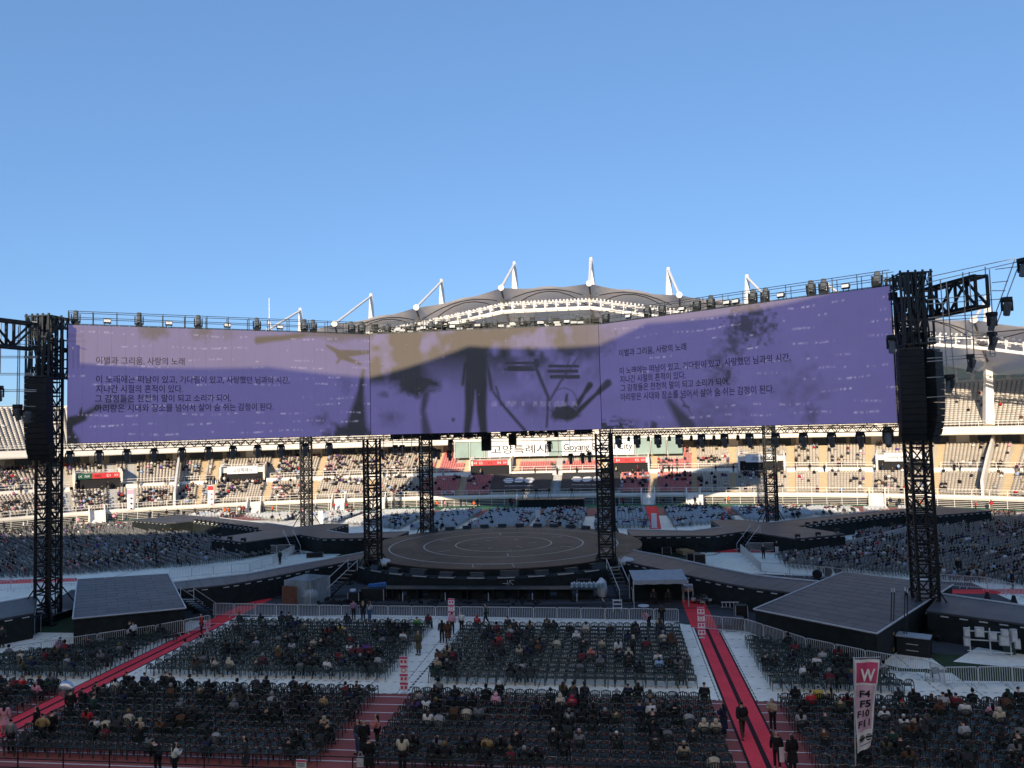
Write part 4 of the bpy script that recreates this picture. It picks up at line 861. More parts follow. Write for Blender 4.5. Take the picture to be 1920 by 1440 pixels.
for which, (A_, B_) in SCR.items():
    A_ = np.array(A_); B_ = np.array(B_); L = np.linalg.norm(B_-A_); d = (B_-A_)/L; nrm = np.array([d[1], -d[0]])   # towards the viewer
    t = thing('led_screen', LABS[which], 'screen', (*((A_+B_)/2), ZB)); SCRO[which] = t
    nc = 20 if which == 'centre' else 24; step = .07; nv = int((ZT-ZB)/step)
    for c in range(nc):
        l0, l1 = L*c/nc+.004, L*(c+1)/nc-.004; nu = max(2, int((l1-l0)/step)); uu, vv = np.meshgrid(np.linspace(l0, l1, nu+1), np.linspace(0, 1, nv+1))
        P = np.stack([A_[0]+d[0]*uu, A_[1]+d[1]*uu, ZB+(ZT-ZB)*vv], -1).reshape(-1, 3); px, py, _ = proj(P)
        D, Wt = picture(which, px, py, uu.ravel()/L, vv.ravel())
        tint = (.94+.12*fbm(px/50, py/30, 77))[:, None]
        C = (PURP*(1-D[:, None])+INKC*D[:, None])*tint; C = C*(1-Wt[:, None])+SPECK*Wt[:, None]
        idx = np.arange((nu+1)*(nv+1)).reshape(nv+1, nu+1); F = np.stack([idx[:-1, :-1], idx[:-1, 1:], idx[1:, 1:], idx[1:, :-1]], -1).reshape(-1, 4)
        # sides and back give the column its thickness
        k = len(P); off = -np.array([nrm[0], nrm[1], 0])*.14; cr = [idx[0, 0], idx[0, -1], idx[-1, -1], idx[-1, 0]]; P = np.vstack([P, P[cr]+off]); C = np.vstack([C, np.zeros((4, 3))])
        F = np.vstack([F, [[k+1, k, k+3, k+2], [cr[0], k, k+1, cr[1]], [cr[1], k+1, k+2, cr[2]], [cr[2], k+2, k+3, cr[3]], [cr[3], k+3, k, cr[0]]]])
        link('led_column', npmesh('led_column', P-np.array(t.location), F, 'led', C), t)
    mb = MB()
    for q in np.linspace(0, L, nc//2+1): p = A_+d*q-nrm*.32; mb.tube((*p, ZB-.1), (*p, ZT+.1), .05)
    for z in (ZB, ZB+3.4, ZB+6.9, ZT): a, b_ = A_-nrm*.32, B_-nrm*.32; mb.tube((*a, z), (*b_, z), .06)
    mb.build('back_frame', 'black_steel', t)
    if which != 'right': mb = MB(); mb.box((B_[0]+.02, B_[1]+.1, (ZB+ZT)/2), (.16, .12, ZT-ZB)); mb.build('seam_post', 'cabinet', t)
    else: mb = MB(); mb.box((A_[0]-.02, A_[1]+.1, (ZB+ZT)/2), (.05, .1, ZT-ZB)); mb.build('seam_post', 'cabinet', t)
    mb = MB(); c_p = (A_+B_)/2-nrm*.2; mb.box((*c_p, (ZB+ZT)/2), (L-.05, .05, ZT-ZB-.06), math.atan2(d[1], d[0])); mb.build('rear_cover', 'cabinet', t)
    if which != 'centre':
        d3 = np.array([d[0], d[1], 0])
        L_ = [('이별과 그리움, 사랑의 노래', (180, 682), (346, 684)) if which == 'left' else ('이별과 그리움, 사랑의 노래', (1161, 668), (1287, 656)),
              ('이 노래에는 떠남이 있고, 기다림이 있고, 사랑했던 님과의 시간,', (180, 717), (543, 719)) if which == 'left' else ('이 노래에는 떠남이 있고, 기다림이 있고, 사랑했던 님과의 시간,', (1162, 701), (1483, 677)),
              ('지나간 시절의 흔적이 있다.', (180, 735), (343, 735)) if which == 'left' else ('지나간 시절의 흔적이 있다.', (1163, 717), (1286, 709)),
              ('그 감정들은 천천히 말이 되고 소리가 되어,', (178, 753), (433, 753)) if which == 'left' else ('그 감정들은 천천히 말이 되고 소리가 되어,', (1164, 733), (1368, 722)),
              ('아리랑은 시대와 장소를 넘어서 살아 숨 쉬는 감정이 된다.', (178, 771), (513, 769)) if which == 'left' else ('아리랑은 시대와 장소를 넘어서 살아 숨 쉬는 감정이 된다.', (1164, 750), (1452, 736))]
        for body, q0, q1 in L_:
            p0, p1 = hp(*q0, A_, B_), hp(*q1, A_, B_); z = (p0[2]+p1[2])/2
            letter(body, (p0[0]+nrm[0]*.012, p0[1]+nrm[1]*.012, z-.08), d3, (0, 0, 1), 'led_ink', t, float(np.hypot(*(p1-p0)[:2])), .74, .012)
# rear faces of the rig
for lab, A_, B_ in (('rear left wing screen seen from behind, hidden by the front screens', (-35.2, 27.2), (-12.4, 11.7)), ('rear middle screen behind the round stage rig', (-11.8, 11.6), (11.8, 11.6)), ('rear right wing screen behind the front screens', (12.4, 11.7), (35.2, 27.2))):
    A_ = np.array(A_); B_ = np.array(B_); L = np.linalg.norm(B_-A_); ang = math.atan2(*(B_-A_)[::-1]); c = (A_+B_)/2; t = thing('led_screen', lab, 'screen', (*c, ZB+1.7))
    for k in range(6): q = A_+(B_-A_)*(k+.5)/6; mb = MB(); mb.box((q[0], q[1], (ZB+1.7+ZT)/2), (L/6-.02, .2, ZT-ZB-1.7), ang); mb.build('led_column', 'cabinet', t)

# ================================================================== LATTICE TOWERS
TW = 1.34
def tower_section(h=2.4):
    mb = MB(); s = TW/2
    for x in (-s, s):
        for y in (-s, s): mb.tube((x, y, 0), (x, y, h), .13, 4, ph=PI/4)
    for k in range(2):
        z0 = k*h/2; z1 = z0+h/2
        for (ax, ay), (bx_, by_) in (((-s, -s), (s, -s)), ((s, -s), (s, s)), ((s, s), (-s, s)), ((-s, s), (-s, -s))):
            mx, my = (ax+bx_)/2, (ay+by_)/2
            mb.tube((ax, ay, z0+.08), (bx_, by_, z0+.08), .075); mb.tube((ax, ay, z1-.22), (bx_, by_, z1-.22), .07)
            mb.tube((ax, ay, z1-.22), (mx, my, z0+.08), .06); mb.tube((mx, my, z0+.08), (bx_, by_, z1-.22), .06)
    return mb.mesh('tower_section', 'black_steel')
TSEC = tower_section()
def tower(label, x, y, top, base=True, rz=0., group='black lattice towers carrying the screens'):
    t = thing('lattice_tower', label, 'tower', (x, y, 0), rz, group); n = int(round(top/2.4))
    for i in range(n): link('tower_section', TSEC, t, (0, 0, i*2.4+.02))
    if base:
        mb = MB(); mb.box((0, 0, .3), (2.6, 2.6, .6)); 
        for sx in (-1, 1):
            for sy in (-1, 1): mb.tube((sx*1.9, sy*1.9, .08), (sx*.75, sy*.75, 2.6), .07); mb.box((sx*1.9, sy*1.9, .06), (.5, .5, .1))
        mb.build('base_frame', 'black_steel', t, org=(0, 0, 0))
    mb = MB(); mb.tube((TW/2+.25, -.3, .2), (TW/2+.25, -.3, top), .05, 6); mb.tube((TW/2+.25, .0, .2), (TW/2+.25, .0, top), .04, 6); mb.build('cable', 'cabinet', t, org=(0, 0, 0))
    return t
tower('black lattice tower at the front left with the curved speaker hang', -35.2, -27.7, 24)
tower('black lattice tower at the front right with the curved speaker hang', 35.2, -27.7, 24)
tower('black lattice tower at the left end of the middle screen', -11.85, -11.2+.0, 14.4)
tower('black lattice tower at the right end of the middle screen', 11.85, -11.2, 14.4)
tower('thin black lattice tower behind the stage, left of the red seats', -11.85, 11.5, 24)
tower('black lattice tower behind the stage at right, mostly hidden', 11.85, 11.5, 24)
tower('far-left lattice tower rising from the rear left runway', -35.2, 27.7, 24)
tower('far-right lattice tower rising from the rear right runway', 35.2, 27.7, 24)
def truss(mb, a, b, w_=.5, h=.5, pitch=.6, r=.03):
    a = np.array(a, float); b = np.array(b, float); L = np.linalg.norm(b-a); d = (b-a)/L; s = np.array([-d[1], d[0], 0]); s /= np.linalg.norm(s); u = np.array([0, 0, 1.])
    C = [s*w_/2+u*h/2, -s*w_/2+u*h/2, -s*w_/2-u*h/2, s*w_/2-u*h/2]
    for c in C: mb.tube(a+c, b+c, r)
    n = max(1, int(L/pitch))
    for i in range(n):
        p, q = a+d*L*i/n, a+d*L*(i+1)/n; m_ = (p+q)/2
        for c0, c1 in ((C[0], C[3]), (C[1], C[2])): mb.tube(p+c0, m_+c1, r*.75); mb.tube(m_+c1, q+c0, r*.75)
        mb.tube(p+C[0], q+C[1], r*.6); mb.tube(p+C[0], p+C[1], r*.6); mb.tube(p+C[2], p+C[3], r*.6)
# header blocks at the top of the front towers and their side arms
for sg, nm in ((1, 'right'), (-1, 'left')):
    t = thing('truss_header', 'dense black truss block on top of the front %s tower' % nm, 'truss', (sg*35.2, -27.7, 20.4))
    for dx in (-.8, -.27, .27, .8):
        for zz in (21.0, 25.4): mb = MB(); truss(mb, (sg*35.2+dx, -29., zz), (sg*35.2+dx, -26.2, zz), .4, .9, .7, .05); mb.build('chord', 'dark_steel', t)
    mb = MB()
    for dx in (-1.05, -.5, 0, .5, 1.05):
        for dy in (-1.5, 0, 1.5):
            mb.tube((sg*35.2+dx, -27.7+dy, 20.5), (sg*35.2+dx, -27.7+dy, 26.), .09)
    for z in (20.6, 22.3, 24., 25.8):
        for dy in (-1.55, 1.55): mb.tube((sg*35.2-1.15, -27.7+dy, z), (sg*35.2+1.15, -27.7+dy, z), .08)
    for k in range(10): x0, x1 = random.uniform(-1.05, 1.05), random.uniform(-1.05, 1.05); mb.tube((sg*35.2+x0, -29.2, 20.6), (sg*35.2+x1, -29.2, 25.7), .07)
    mb.build('bracing', 'dark_steel', t)
    for k in range(14): mb = MB(); mb.box((sg*35.2+random.uniform(-.9, .9), -27.7+random.uniform(-1, 1), random.uniform(21, 25.6)), (random.uniform(.3, .7), .5, random.uniform(.3, .8))); mb.build('motor', 'cabinet', t)
    t = thing('outrigger_truss', 'heavy black truss beam reaching out from the front %s tower' % nm, 'truss', (sg*35.2, -29, 22.))
    if sg > 0: P0, P1 = gp(1742, 546, 24.9), gp(1850, 517, 24.9)
    else: P0, P1 = gp(70, 607, 24.9), gp(-70, 590, 24.9)
    mb = MB(); n = 3; d = (P1-P0)/n; hgt = 2.1
    perp = np.array([d[1], -d[0], 0]); perp /= np.linalg.norm(perp); perp *= .9
    for o in (perp*0, perp):
        for dz in (0, -hgt): mb.tube(P0+o+(0, 0, dz), P1+o+(0, 0, dz), .16)
        for i in range(n+1): mb.tube(P0+d*i+o, P0+d*i+o-(0, 0, hgt), .12)
        for i in range(n):
            a, b_ = (P0+d*i+o, P0+d*(i+1)+o-(0, 0, hgt)) if i % 2 == 0 else (P0+d*i+o-(0, 0, hgt), P0+d*(i+1)+o); mb.tube(a, b_, .1)
    for i in range(n+1):
        for dz in (0, -hgt): mb.tube(P0+d*i+(0, 0, dz), P0+d*i+perp+(0, 0, dz), .09)
    mb.build('lattice', 'black_steel', t)
# bottom trusses and top catwalk rails along each screen
TOPR, BOTR = {}, {}
for which, (A_, B_) in SCR.items():
    A_ = np.array(A_); B_ = np.array(B_); d = (B_-A_)/np.linalg.norm(B_-A_); nrm = np.array([d[1], -d[0]])
    t = thing('bottom_truss', 'light truss running along the underside of the %s screen' % {'left': 'left wing', 'centre': 'middle', 'right': 'right wing'}[which], 'truss', (*((A_+B_)/2), ZB-.5))
    mb = MB(); a, b_ = A_-nrm*.1, B_-nrm*.1; truss(mb, (*a, ZB-.42), (*b_, ZB-.42), .55, .5, .8, .045); mb.build('lattice', 'black_steel', t)
    t = thing('catwalk_rail', 'grey pipe catwalk railing on top of the %s screen' % {'left': 'left wing', 'centre': 'middle', 'right': 'right wing'}[which], 'railing', (*((A_+B_)/2), ZT))
    mb = MB(); L = np.linalg.norm(B_-A_)
    for off in (-.15, -1.25):
        a, b_ = A_-nrm*-off, B_-nrm*-off
        for z in (.12, .7, 1.25): mb.tube((*a, ZT+z), (*b_, ZT+z), .035)
        for q in np.arange(0, L+.1, 1.9): p = a+d*min(q, L); mb.tube((*p, ZT), (*p, ZT+1.28), .04)
    mb.build('pipes', 'dark_steel', t)
    mb = MB()
    for q in np.arange(.4, L, .8): p = A_+d*q-nrm*.7; mb.box((*p, ZT+.05), (.75, 1.1, .06), math.atan2(d[1], d[0]))
    mb.build('walk_deck', 'dark_steel', t)
    if which == 'centre':
        mb = MB()
        for k in range(70):
            q = random.uniform(0, L); p = A_+d*q-nrm*random.uniform(.3, 4.); mb.box((*p, ZT+random.uniform(.15, 1.1)), (random.uniform(.2, .8), .3, random.uniform(.15, .6)))
        kind(mb.build('rig_clutter', 'cabinet', t), 'stuff'); mb = MB()
        for k in range(26): q = random.uniform(0, L); p = A_+d*q-nrm*random.uniform(-.1, 1.2); mb.box((*p, ZT+random.uniform(.1, .5)), (.6, .25, .22))
        kind(mb.build('rig_lamps', 'grey_box', t), 'stuff'); mb = MB()
        for yy in (1.6, 3.2): truss(mb, (A_[0], A_[1]+yy, ZT+.6), (B_[0], B_[1]+yy, ZT+.6), .5, .5, 1.1, .04)
        mb.build('spare_truss', 'black_steel', t)
# gear hanging under the middle of the rig
t = thing('rig_grid', 'dark grid of trusses hanging under the middle screen', 'truss', (0, -8, 15.5))
for yy in (-9.5, -5, 0, 5): mb = MB(); truss(mb, (-11.2, yy, 15.6), (11.2, yy, 15.6), .7, .8, 1., .06); mb.build('truss_row', 'black_steel', t)
mb = MB()
for k in range(110): mb.box((random.uniform(-11, 11), random.uniform(-10.5, 4), random.uniform(14.45, 15.4)), (random.uniform(.3, 1.1), .4, random.uniform(.25, .7)))
kind(mb.build('hung_gear', 'cabinet', t), 'stuff')
for px, py, wd, hh, nm in ((912, 828, .95, 1.9, 'large black speaker box hanging under the middle screen'), (961, 824, .75, 1.2, 'small black speaker box hanging right of the large one')):
    p = yp(px, py, -9.); o = thing('hung_speaker', nm, 'speaker', p); mb = MB(); mb.box(p, (wd, .8, hh)); mb.build('cabinet', 'cabinet', o); mb = MB(); mb.box(p-(0, .42, 0), (wd*.86, .03, hh*.9)); mb.build('grille', 'skirt', o)
    mb = MB(); mb.tube(p+(0, 0, hh/2), (p[0], p[1], 15.7), .05); mb.build('hanger', 'dark_steel', o)
for k, (x0, x1, zz) in enumerate(((-11, -7, 13.9), (6.2, 10.8, 13.7))):
    t = thing('pipe_ladder', 'grey pipe frame hanging under the %s end of the middle screen' % ('left' if k == 0 else 'right'), 'pipe frame', ((x0+x1)/2, -9.8, zz-1)); mb = MB()
    for x in np.linspace(x0, x1, 5): mb.tube((x, -9.8, 15.2), (x, -9.8, zz-1.2+.4*math.sin(x*3)), .04)
    for z in (zz-1., zz+.1): mb.tube((x0-.3, -9.8, z), (x1+.3, -9.8, z), .045)
    mb.build('pipes', 'grey_pipe', t)

# ================================================================== SPEAKER HANGS
def line_array(label, x, y, ztop, n, wd, rz, curl):
    t = thing('line_array', label, 'speakers', (x, y, ztop), rz); z = 0; yy = 0
    for i in range(n):
        tilt = curl*(max(0, i-n*.35)/(n*.65))**1.8; mb = MB(); mb.box((0, yy, z-.23*math.cos(tilt)), (wd, .95, .44), 0, tilt); c = mb.build('speaker_cabinet', 'cabinet', t, org=(0, 0, 0))
        mb = MB(); f = np.array([0, -.49*math.cos(tilt), -.49*math.sin(tilt)]); mb.box((f[0], yy+f[1], z-.23*math.cos(tilt)+f[2]), (wd*.94, .03, .36), 0, tilt); mb.build('grille', 'skirt', c, org=(0, 0, 0))
        z -= .46*math.cos(tilt); yy += .46*math.sin(tilt)
    mb = MB(); mb.box((0, 0, .12), (wd*.9, .7, .14)); mb.tube((-.3, 0, .1), (-.3, 0, 1.2), .05); mb.tube((.3, 0, .1), (.3, 0, 1.2), .05); mb.build('fly_bar', 'dark_steel', t, org=(0, 0, 0))
    return t
line_array('curved black speaker hang on the front left tower', -35.1, -29.1, 20.5, 15, 1.9, .12, .55)
line_array('curved black speaker hang on the front right tower, left face', 34.45, -29.3, 20.1, 14, 1.65, -.1, .4)
line_array('second black speaker hang turned away on the front right tower', 36.25, -28.6, 20.0, 14, 1.3, .8, .5)

# ================================================================== STAGE LIGHTS
def moving_light(s=1.):
    t = bpy.data.objects.new('moving_light', None); mb = MB(); mb.box((0, 0, .12), (.46, .4, .22)); base = mb.mesh('base', 'cabinet')
    mb = MB()
    for sx in (-1, 1): mb.box((sx*.27, 0, .5), (.07, .16, .62))
    mb.box((0, 0, .27), (.56, .2, .07)); yoke = mb.mesh('yoke', 'cabinet')
    mb = MB(); mb.tube((0, -.1, .42), (0, .12, 1.05), .21, 8, .17); mb.tube((0, -.16, .30), (0, -.1, .42), .17, 8, .21); head = mb.mesh('head', 'lamp_grey'); mb = MB(); mb.tube((0, .12, 1.05), (0, .125, 1.065), .15, 8); lens = mb.mesh('lens', 'lens')
    return base, yoke, head, lens
ML = moving_light()
def put_light(p, label, group, rz=0., up=1, s=1.25, cat='stage light', tilt=0.):
    t = thing('moving_light', label, cat, p, rz, group); t.scale = (s, s, s*up)
    if tilt: t.rotation_euler = (tilt, 0, rz)
    b = link('base', ML[0], t); link('yoke', ML[1], t); h = link('head', ML[2], t); link('lens', ML[3], h); return t
def flood(p, label, group, rz):
    t = thing('flood_light', label, 'flood light', p, rz, group); mb = MB(); mb.box((0, 0, .38), (.62, .3, .34), 0, -.3); mb.build('housing', 'dark_steel', t, org=(0, 0, 0)); mb = MB(); mb.box((0, -.165, .40), (.54, .03, .27), 0, -.3); mb.build('lens', 'bag', t, org=(0, 0, 0)); mb = MB(); mb.tube((-.2, 0, 0), (-.2, 0, .3), .04); mb.tube((.2, 0, 0), (.2, 0, .3), .04); mb.build('bracket', 'dark_steel', t, org=(0, 0, 0))
def along(which, x, y, back, z):
    A_, B_ = SCR[which]; p = hp(x, y, A_, B_); A_ = np.array(A_); B_ = np.array(B_); d = (B_-A_)/np.linalg.norm(B_-A_); nrm = np.array([d[1], -d[0]]); q = p[:2]-nrm*back; return (q[0], q[1], z), math.atan2(d[1], d[0])
NW = {'left': 'left wing', 'centre': 'middle', 'right': 'right wing'}
for which, xs, fl in (('left', (141, 261, 373, 484, 573, 590, 663, 681), (201, 317, 427, 526)), ('centre', (722, 771, 805, 822, 875, 905, 926, 978, 1030, 1083), (745, 792, 847, 960, 1012, 1062)), ('right', (1128, 1208, 1235, 1300, 1328, 1407, 1429, 1518, 1541, 1642), (1175, 1276, 1361, 1378, 1463, 1586))):
    for i, x in enumerate(xs):
        p, rz = along(which, x, 600, .7, ZT+.06); put_light(p, 'black moving light on top of the %s screen, %s from the left' % (NW[which], ORD[i+1]), 'moving lights on top of the screens', rz, 1, 1.25 if which != 'centre' else 1.05, tilt=.12*((i*5) % 3-1))
    for i, x in enumerate(fl): p, rz = along(which, x, 600, .35, ZT+.1); flood(p, 'small flood light on top of the %s screen, %s from the left' % (NW[which], ORD[i+1]), 'flood lights on top of the screens', rz)
for which, xs in (('left', (131, 186, 238, 289, 341, 391, 437, 483, 527, 572, 617)), ('right', (1158, 1193, 1232, 1272, 1314, 1357, 1404, 1453, 1505, 1558, 1612, 1664))):
    for i, x in enumerate(xs):
        p, rz = along(which, x, 812, .1, ZB-.62); put_light(p, 'moving light hanging under the %s screen, %s from the left' % (NW[which], ORD[i+1]), 'moving lights hanging under the screens', rz, -1, 1.2 if which == 'left' else 1.15)
    for i in range(len(xs)-1):
        if which == 'right' and i < 6:
            p, rz = along(which, (xs[i]+xs[i+1])/2, 812, .3, ZB-.62); t = thing('spot_lamp', 'small spot lamp under the right wing screen, %s from the left' % ORD[i+1], 'stage light', p, rz, 'small spots under the right wing'); mb = MB(); mb.tube((0, 0, 0), (0, 0, -.2), .04); mb.tube((0, 0, -.18), (0, -.06, -.62), .13, 8, .16); mb.build('barrel', 'cabinet', t, org=(0, 0, 0))
for i, (x, y) in enumerate(((845, 832), (1030, 835), (1070, 858), (1092, 857), (1105, 855), (813, 848), (822, 850), (843, 852), (754, 842), (718, 850), (741, 842))):
    p = yp(x, y-8, -9.4); put_light(p, 'moving light hanging below the middle screen gear, %s of its cluster' % ORD[i+1], 'moving lights below the middle screen', 0., -1, 1.0)
# grey pipe frames with lights beside the header blocks
for sg, nm in ((1, 'right'), (-1, 'left')):
    t = thing('pipe_rack', 'grey pipe frame hanging beside the front %s tower' % nm, 'pipe frame', (sg*36.5, -31, 17)); mb = MB(); Yp = -31.
    def Q(x, y): return yp(x, y, Yp)
    if sg > 0:
        for a, b_ in (((1763, 524), (1780, 745)), ((1774, 528), (1793, 745)), ((1805, 510), (1815, 690)), ((1817, 510), (1828, 690)), ((1847, 500), (1857, 668)), ((1855, 505), (1866, 668)), ((1738, 520), (1905, 484)), ((1738, 530), (1912, 490)), ((1740, 562), (1858, 552)), ((1740, 570), (1860, 562)), ((1740, 596), (1860, 588)), ((1740, 602), (1862, 594)), ((1740, 634), (1862, 628)), ((1740, 640), (1864, 634)), ((1738, 672), (1864, 663)), ((1738, 678), (1866, 668)), ((1738, 708), (1830, 703)), ((1738, 745), (1790, 742)), ((1903, 486), (1866, 590)), ((1912, 492), (1868, 610)), ((1860, 530), (1890, 527)), ((1860, 545), (1885, 545)), ((1866, 505), (1908, 500)), ((1860, 562), (1885, 560))): mb.tube(Q(*a), Q(*b_), .04)
    else:
        for a, b_ in (((35, 600), (31, 790)), ((38, 600), (35, 790)), ((2, 605), (0, 700)), ((-60, 668), (70, 668)), ((-60, 671), (70, 671)), ((-60, 700), (68, 700)), ((-60, 703), (68, 703)), ((-60, 731), (68, 731)), ((-60, 734), (68, 734)), ((-60, 762), (66, 762)), ((-40, 596), (70, 604)), ((-60, 640), (70, 638)), ((-60, 636), (70, 648))): mb.tube(Q(*a), Q(*b_), .04)
    mb.build('pipes', 'grey_pipe', t)
    L_ = ((1887, 569), (1859, 597), (1860, 634), (1819, 676), (1780, 714), (1917, 496), (1672, 640), (1664, 812)) if sg > 0 else ((33, 770), (-2, 735), (52, 775))
    for i, (x, y) in enumerate(L_): p = yp(x, y-12, Yp-.3); put_light(p, 'moving light on the pipe frame beside the %s tower, %s of them' % (nm, ORD[i+1]), 'moving lights on the side pipe frames', .4*i, -1, 1.2)
# ================================================================== CHAIRS
def chair_parts(lo=False):
    seat = MB(); s = .225
    seat.add([(-s, -.2, .43), (s, -.2, .43), (s+.01, .22, .45), (-s-.01, .22, .45), (-s, -.2, .40), (s, -.2, .40), (s+.01, .22, .40), (-s-.01, .22, .40), (0, 0, .415)], [(0, 1, 8), (1, 2, 8), (2, 3, 8), (3, 0, 8), (4, 5, 1, 0), (5, 6, 2, 1), (6, 7, 3, 2), (7, 4, 0, 3)])
    back = MB(); n = 4 if lo else 8; arc = []
    for i in range(n+1): t = PI*i/n; arc.append((-.245*math.cos(t), -.24-.06*math.sin(t), .60+.22*math.sin(t)**.7))
    back.path(arc, .03, 4, not lo)
    for x in ((-.11, 0, .11) if lo else (-.15, -.09, -.03, .03, .09, .15)):
        zt = .60+.22*math.sqrt(max(0, 1-(x/.245)**2))**.7; w_ = .055 if lo else .034
        back.add([(x-w_/2, -.205, .43), (x+w_/2, -.205, .43), (x+w_/2, -.285, zt), (x-w_/2, -.285, zt)], [(0, 1, 2, 3)])
    stick = MB(); stick.add([(-.05, -.325, .775), (.05, -.325, .775), (.05, -.31, .725), (-.05, -.31, .725)], [(3, 2, 1, 0)])
    arms = []; legs = []
    for sx in (-1, 1):
        a = MB(); a.tube((sx*.245, -.24, .60), (sx*.265, .0, .635), .028, 4, caps=False); a.tube((sx*.265, 0, .635), (sx*.26, .2, .62), .03, 4, caps=not lo); arms.append(a)
        for sy, top in ((1, .62), (-1, .60)):
            l = MB(); l.tube((sx*(.26 if sy > 0 else .245), .2 if sy > 0 else -.24, top), (sx*.275, .24 if sy > 0 else -.30, 0), .034, 4, .022, caps=not lo); legs.append(l)
    return seat, back, stick, arms, legs
cs, cb, cst, ca, cl = chair_parts()
CH = [('seat', cs.mesh('seat', 'plastic_chair')), ('backrest', cb.mesh('backrest', 'plastic_chair'))]+[('armrest', a.mesh('armrest', 'plastic_chair')) for a in ca]+[('leg', l.mesh('leg', 'plastic_chair')) for l in cl]
STK = cst.mesh('number_label', 'sticker')
def merged(lo):
    s, b, st, a, l = chair_parts(lo); mb = MB()
    for q in [s, b, *a, *l]: mb.add(q.v, q.f)
    return mb
def far_chair():
    mb = MB(); mb.box((0, 0, .42), (.46, .42, .06)); mb.add([(-.23, -.22, .43), (.23, -.22, .43), (.2, -.29, .82), (-.2, -.29, .82), (-.23, -.18, .43), (.23, -.18, .43), (.2, -.25, .82), (-.2, -.25, .82)], [(1, 0, 3, 2), (4, 5, 6, 7), (2, 3, 7, 6)])
    for sx in (-1, 1):
        mb.add([(sx*.25, -.27, .62), (sx*.25, .22, .62), (sx*.25, .22, .56), (sx*.25, -.27, .56)], [(0, 1, 2, 3)])
        for sy in (-.25, .2): mb.tube((sx*.24, sy, .6), (sx*.26, sy*1.15, 0), .03, 3, caps=False)
    return mb
BLOCKS = [  # name, x of first chair, columns, y of first (front) row, rows, column pitch, skip test
    ('front middle block', 1.75, 27, -30.2, 13, .0), ('front left block', -16.9, 27, -29.7, 13, .0), ('near middle block', 1.55, 28, -44.75, 10, .0), ('near left block', -17.1, 28, -44.55, 10, .0),
    ('front left corner', -36.0, 27, -33.4, 10, .0), ('front right corner', 21.7, 27, -33.3, 10, .0), ('near left corner', -36.7, 28, -44.6, 10, .0), ('near right block', 21.6, 38, -44.6, 10, .0)]
PITCH_X, PITCH_Y = .588, .965
CHAIRS = []
for bi, (bn, x0, nc, y0, nr_, _) in enumerate(BLOCKS):
    for r in range(nr_):
        for c in range(nc):
            x = x0+c*PITCH_X; y = y0-r*PITCH_Y
            if bn == 'front right corner':
                lim = min(23.4+(-y-33.3)*1.25, 27.3+(-y-36.4)*.3)
                if x > lim: continue
            if bn == 'front left corner':
                if x < -22.3-(-y-33.4)*1.15: continue
            px, py, z = proj((x, y, .5))
            if px < -420 or px > 2400 or py > 1620: continue
            CHAIRS.append([bi, r, c, x+random.gauss(0, .02), y+random.gauss(0, .025), random.gauss(0, .05), z, px, py])
vis = [q for q in CHAIRS if -5 < q[7] < 1925 and q[8] < 1436]
vis.sort(key=lambda q: q[6]); near_set = set(id(q) for q in vis[:300])
rest = []
for q in CHAIRS:
    bi, r, c, x, y, rz, z, px, py = q
    if id(q) in near_set:
        t = thing('plastic_armchair', 'dark plastic armchair, %s from the left in the %s row of the %s' % (ORD[c+1], ORD[r+1], BLOCKS[bi][0]), 'chair', (x, y, 0), rz, 'dark plastic armchairs in the near blocks')
        for n_, me in CH:
            o = link(n_, me, t)
            if n_ == 'backrest': link('number_label', STK, o)
    else: rest.append(q)
R = np.array([[q[3], q[4], 0, q[5]] for q in rest]); V, T = tri_arrays(merged(True)); V, T = scatter(V, T, R[:, :3], R[:, 3])
o = kind(link('armchairs_beyond', npmesh('armchairs_beyond', V, T, 'plastic_chair')), 'stuff'); tag(o, 'remaining rows of dark plastic armchairs in front of the stage', 'chairs')
# loose chairs
for i, (px, py, rz, lab) in enumerate(((322, 1203, .2, 'single dark armchair standing alone on the pale floor left of the red carpet'), (1748, 1275, .5, 'single dark armchair standing alone by the right barriers'))):
    p = gp(px, py); t = thing('plastic_armchair', lab, 'chair', (p[0], p[1], 0), rz)
    for n_, me in CH: link(n_, me, t)
# side and rear fields
FV, FT = tri_arrays(far_chair())
def inpoly(x, y, P):
    ins = np.zeros(len(x), bool); n = len(P); j = n-1
    for i in range(n):
        xi, yi = P[i]; xj, yj = P[j]; c = ((yi > y) != (yj > y)) & (x < (xj-xi)*(y-yi)/(yj-yi+1e-12)+xi); ins ^= c; j = i
    return ins
FAR = {}
def field(name, poly, ang, m, label, aisle=9.2):
    "chairs facing direction ang (their front), in rows across it"
    P = np.array(poly); c = P.mean(0); R = 70; f = np.array([-math.sin(ang), math.cos(ang)]); s = np.array([math.cos(ang), math.sin(ang)])
    U, W = np.meshgrid(np.arange(-R, R, .6), np.arange(-R, R, 1.0)); X = c[0]+s[0]*U+f[0]*W; Y = c[1]+s[1]*U+f[1]*W; X, Y, U = X.ravel(), Y.ravel(), U.ravel()
    ok = inpoly(X, Y, poly) & ((np.mod(U, aisle+1.5)) > 1.5); X, Y = X[ok]+RNG.normal(0, .03, ok.sum()), Y[ok]+RNG.normal(0, .04, ok.sum())
    px, py, z = proj(np.stack([X, Y, X*0+.5], -1)); ok = (px > -420) & (px < 2350); X, Y = X[ok], Y[ok]
    A = np.stack([X, Y, X*0, X*0+ang+RNG.normal(0, .04, len(X))], -1); V, T = scatter(FV, FT, A[:, :3], A[:, 3]); o = kind(link(name, npmesh(name, V, T, m)), 'stuff'); tag(o, label, 'chairs'); FAR.setdefault(name, []).append(A)
def W_(L): return [tuple(gp(x, y)[:2]) for x, y in L]
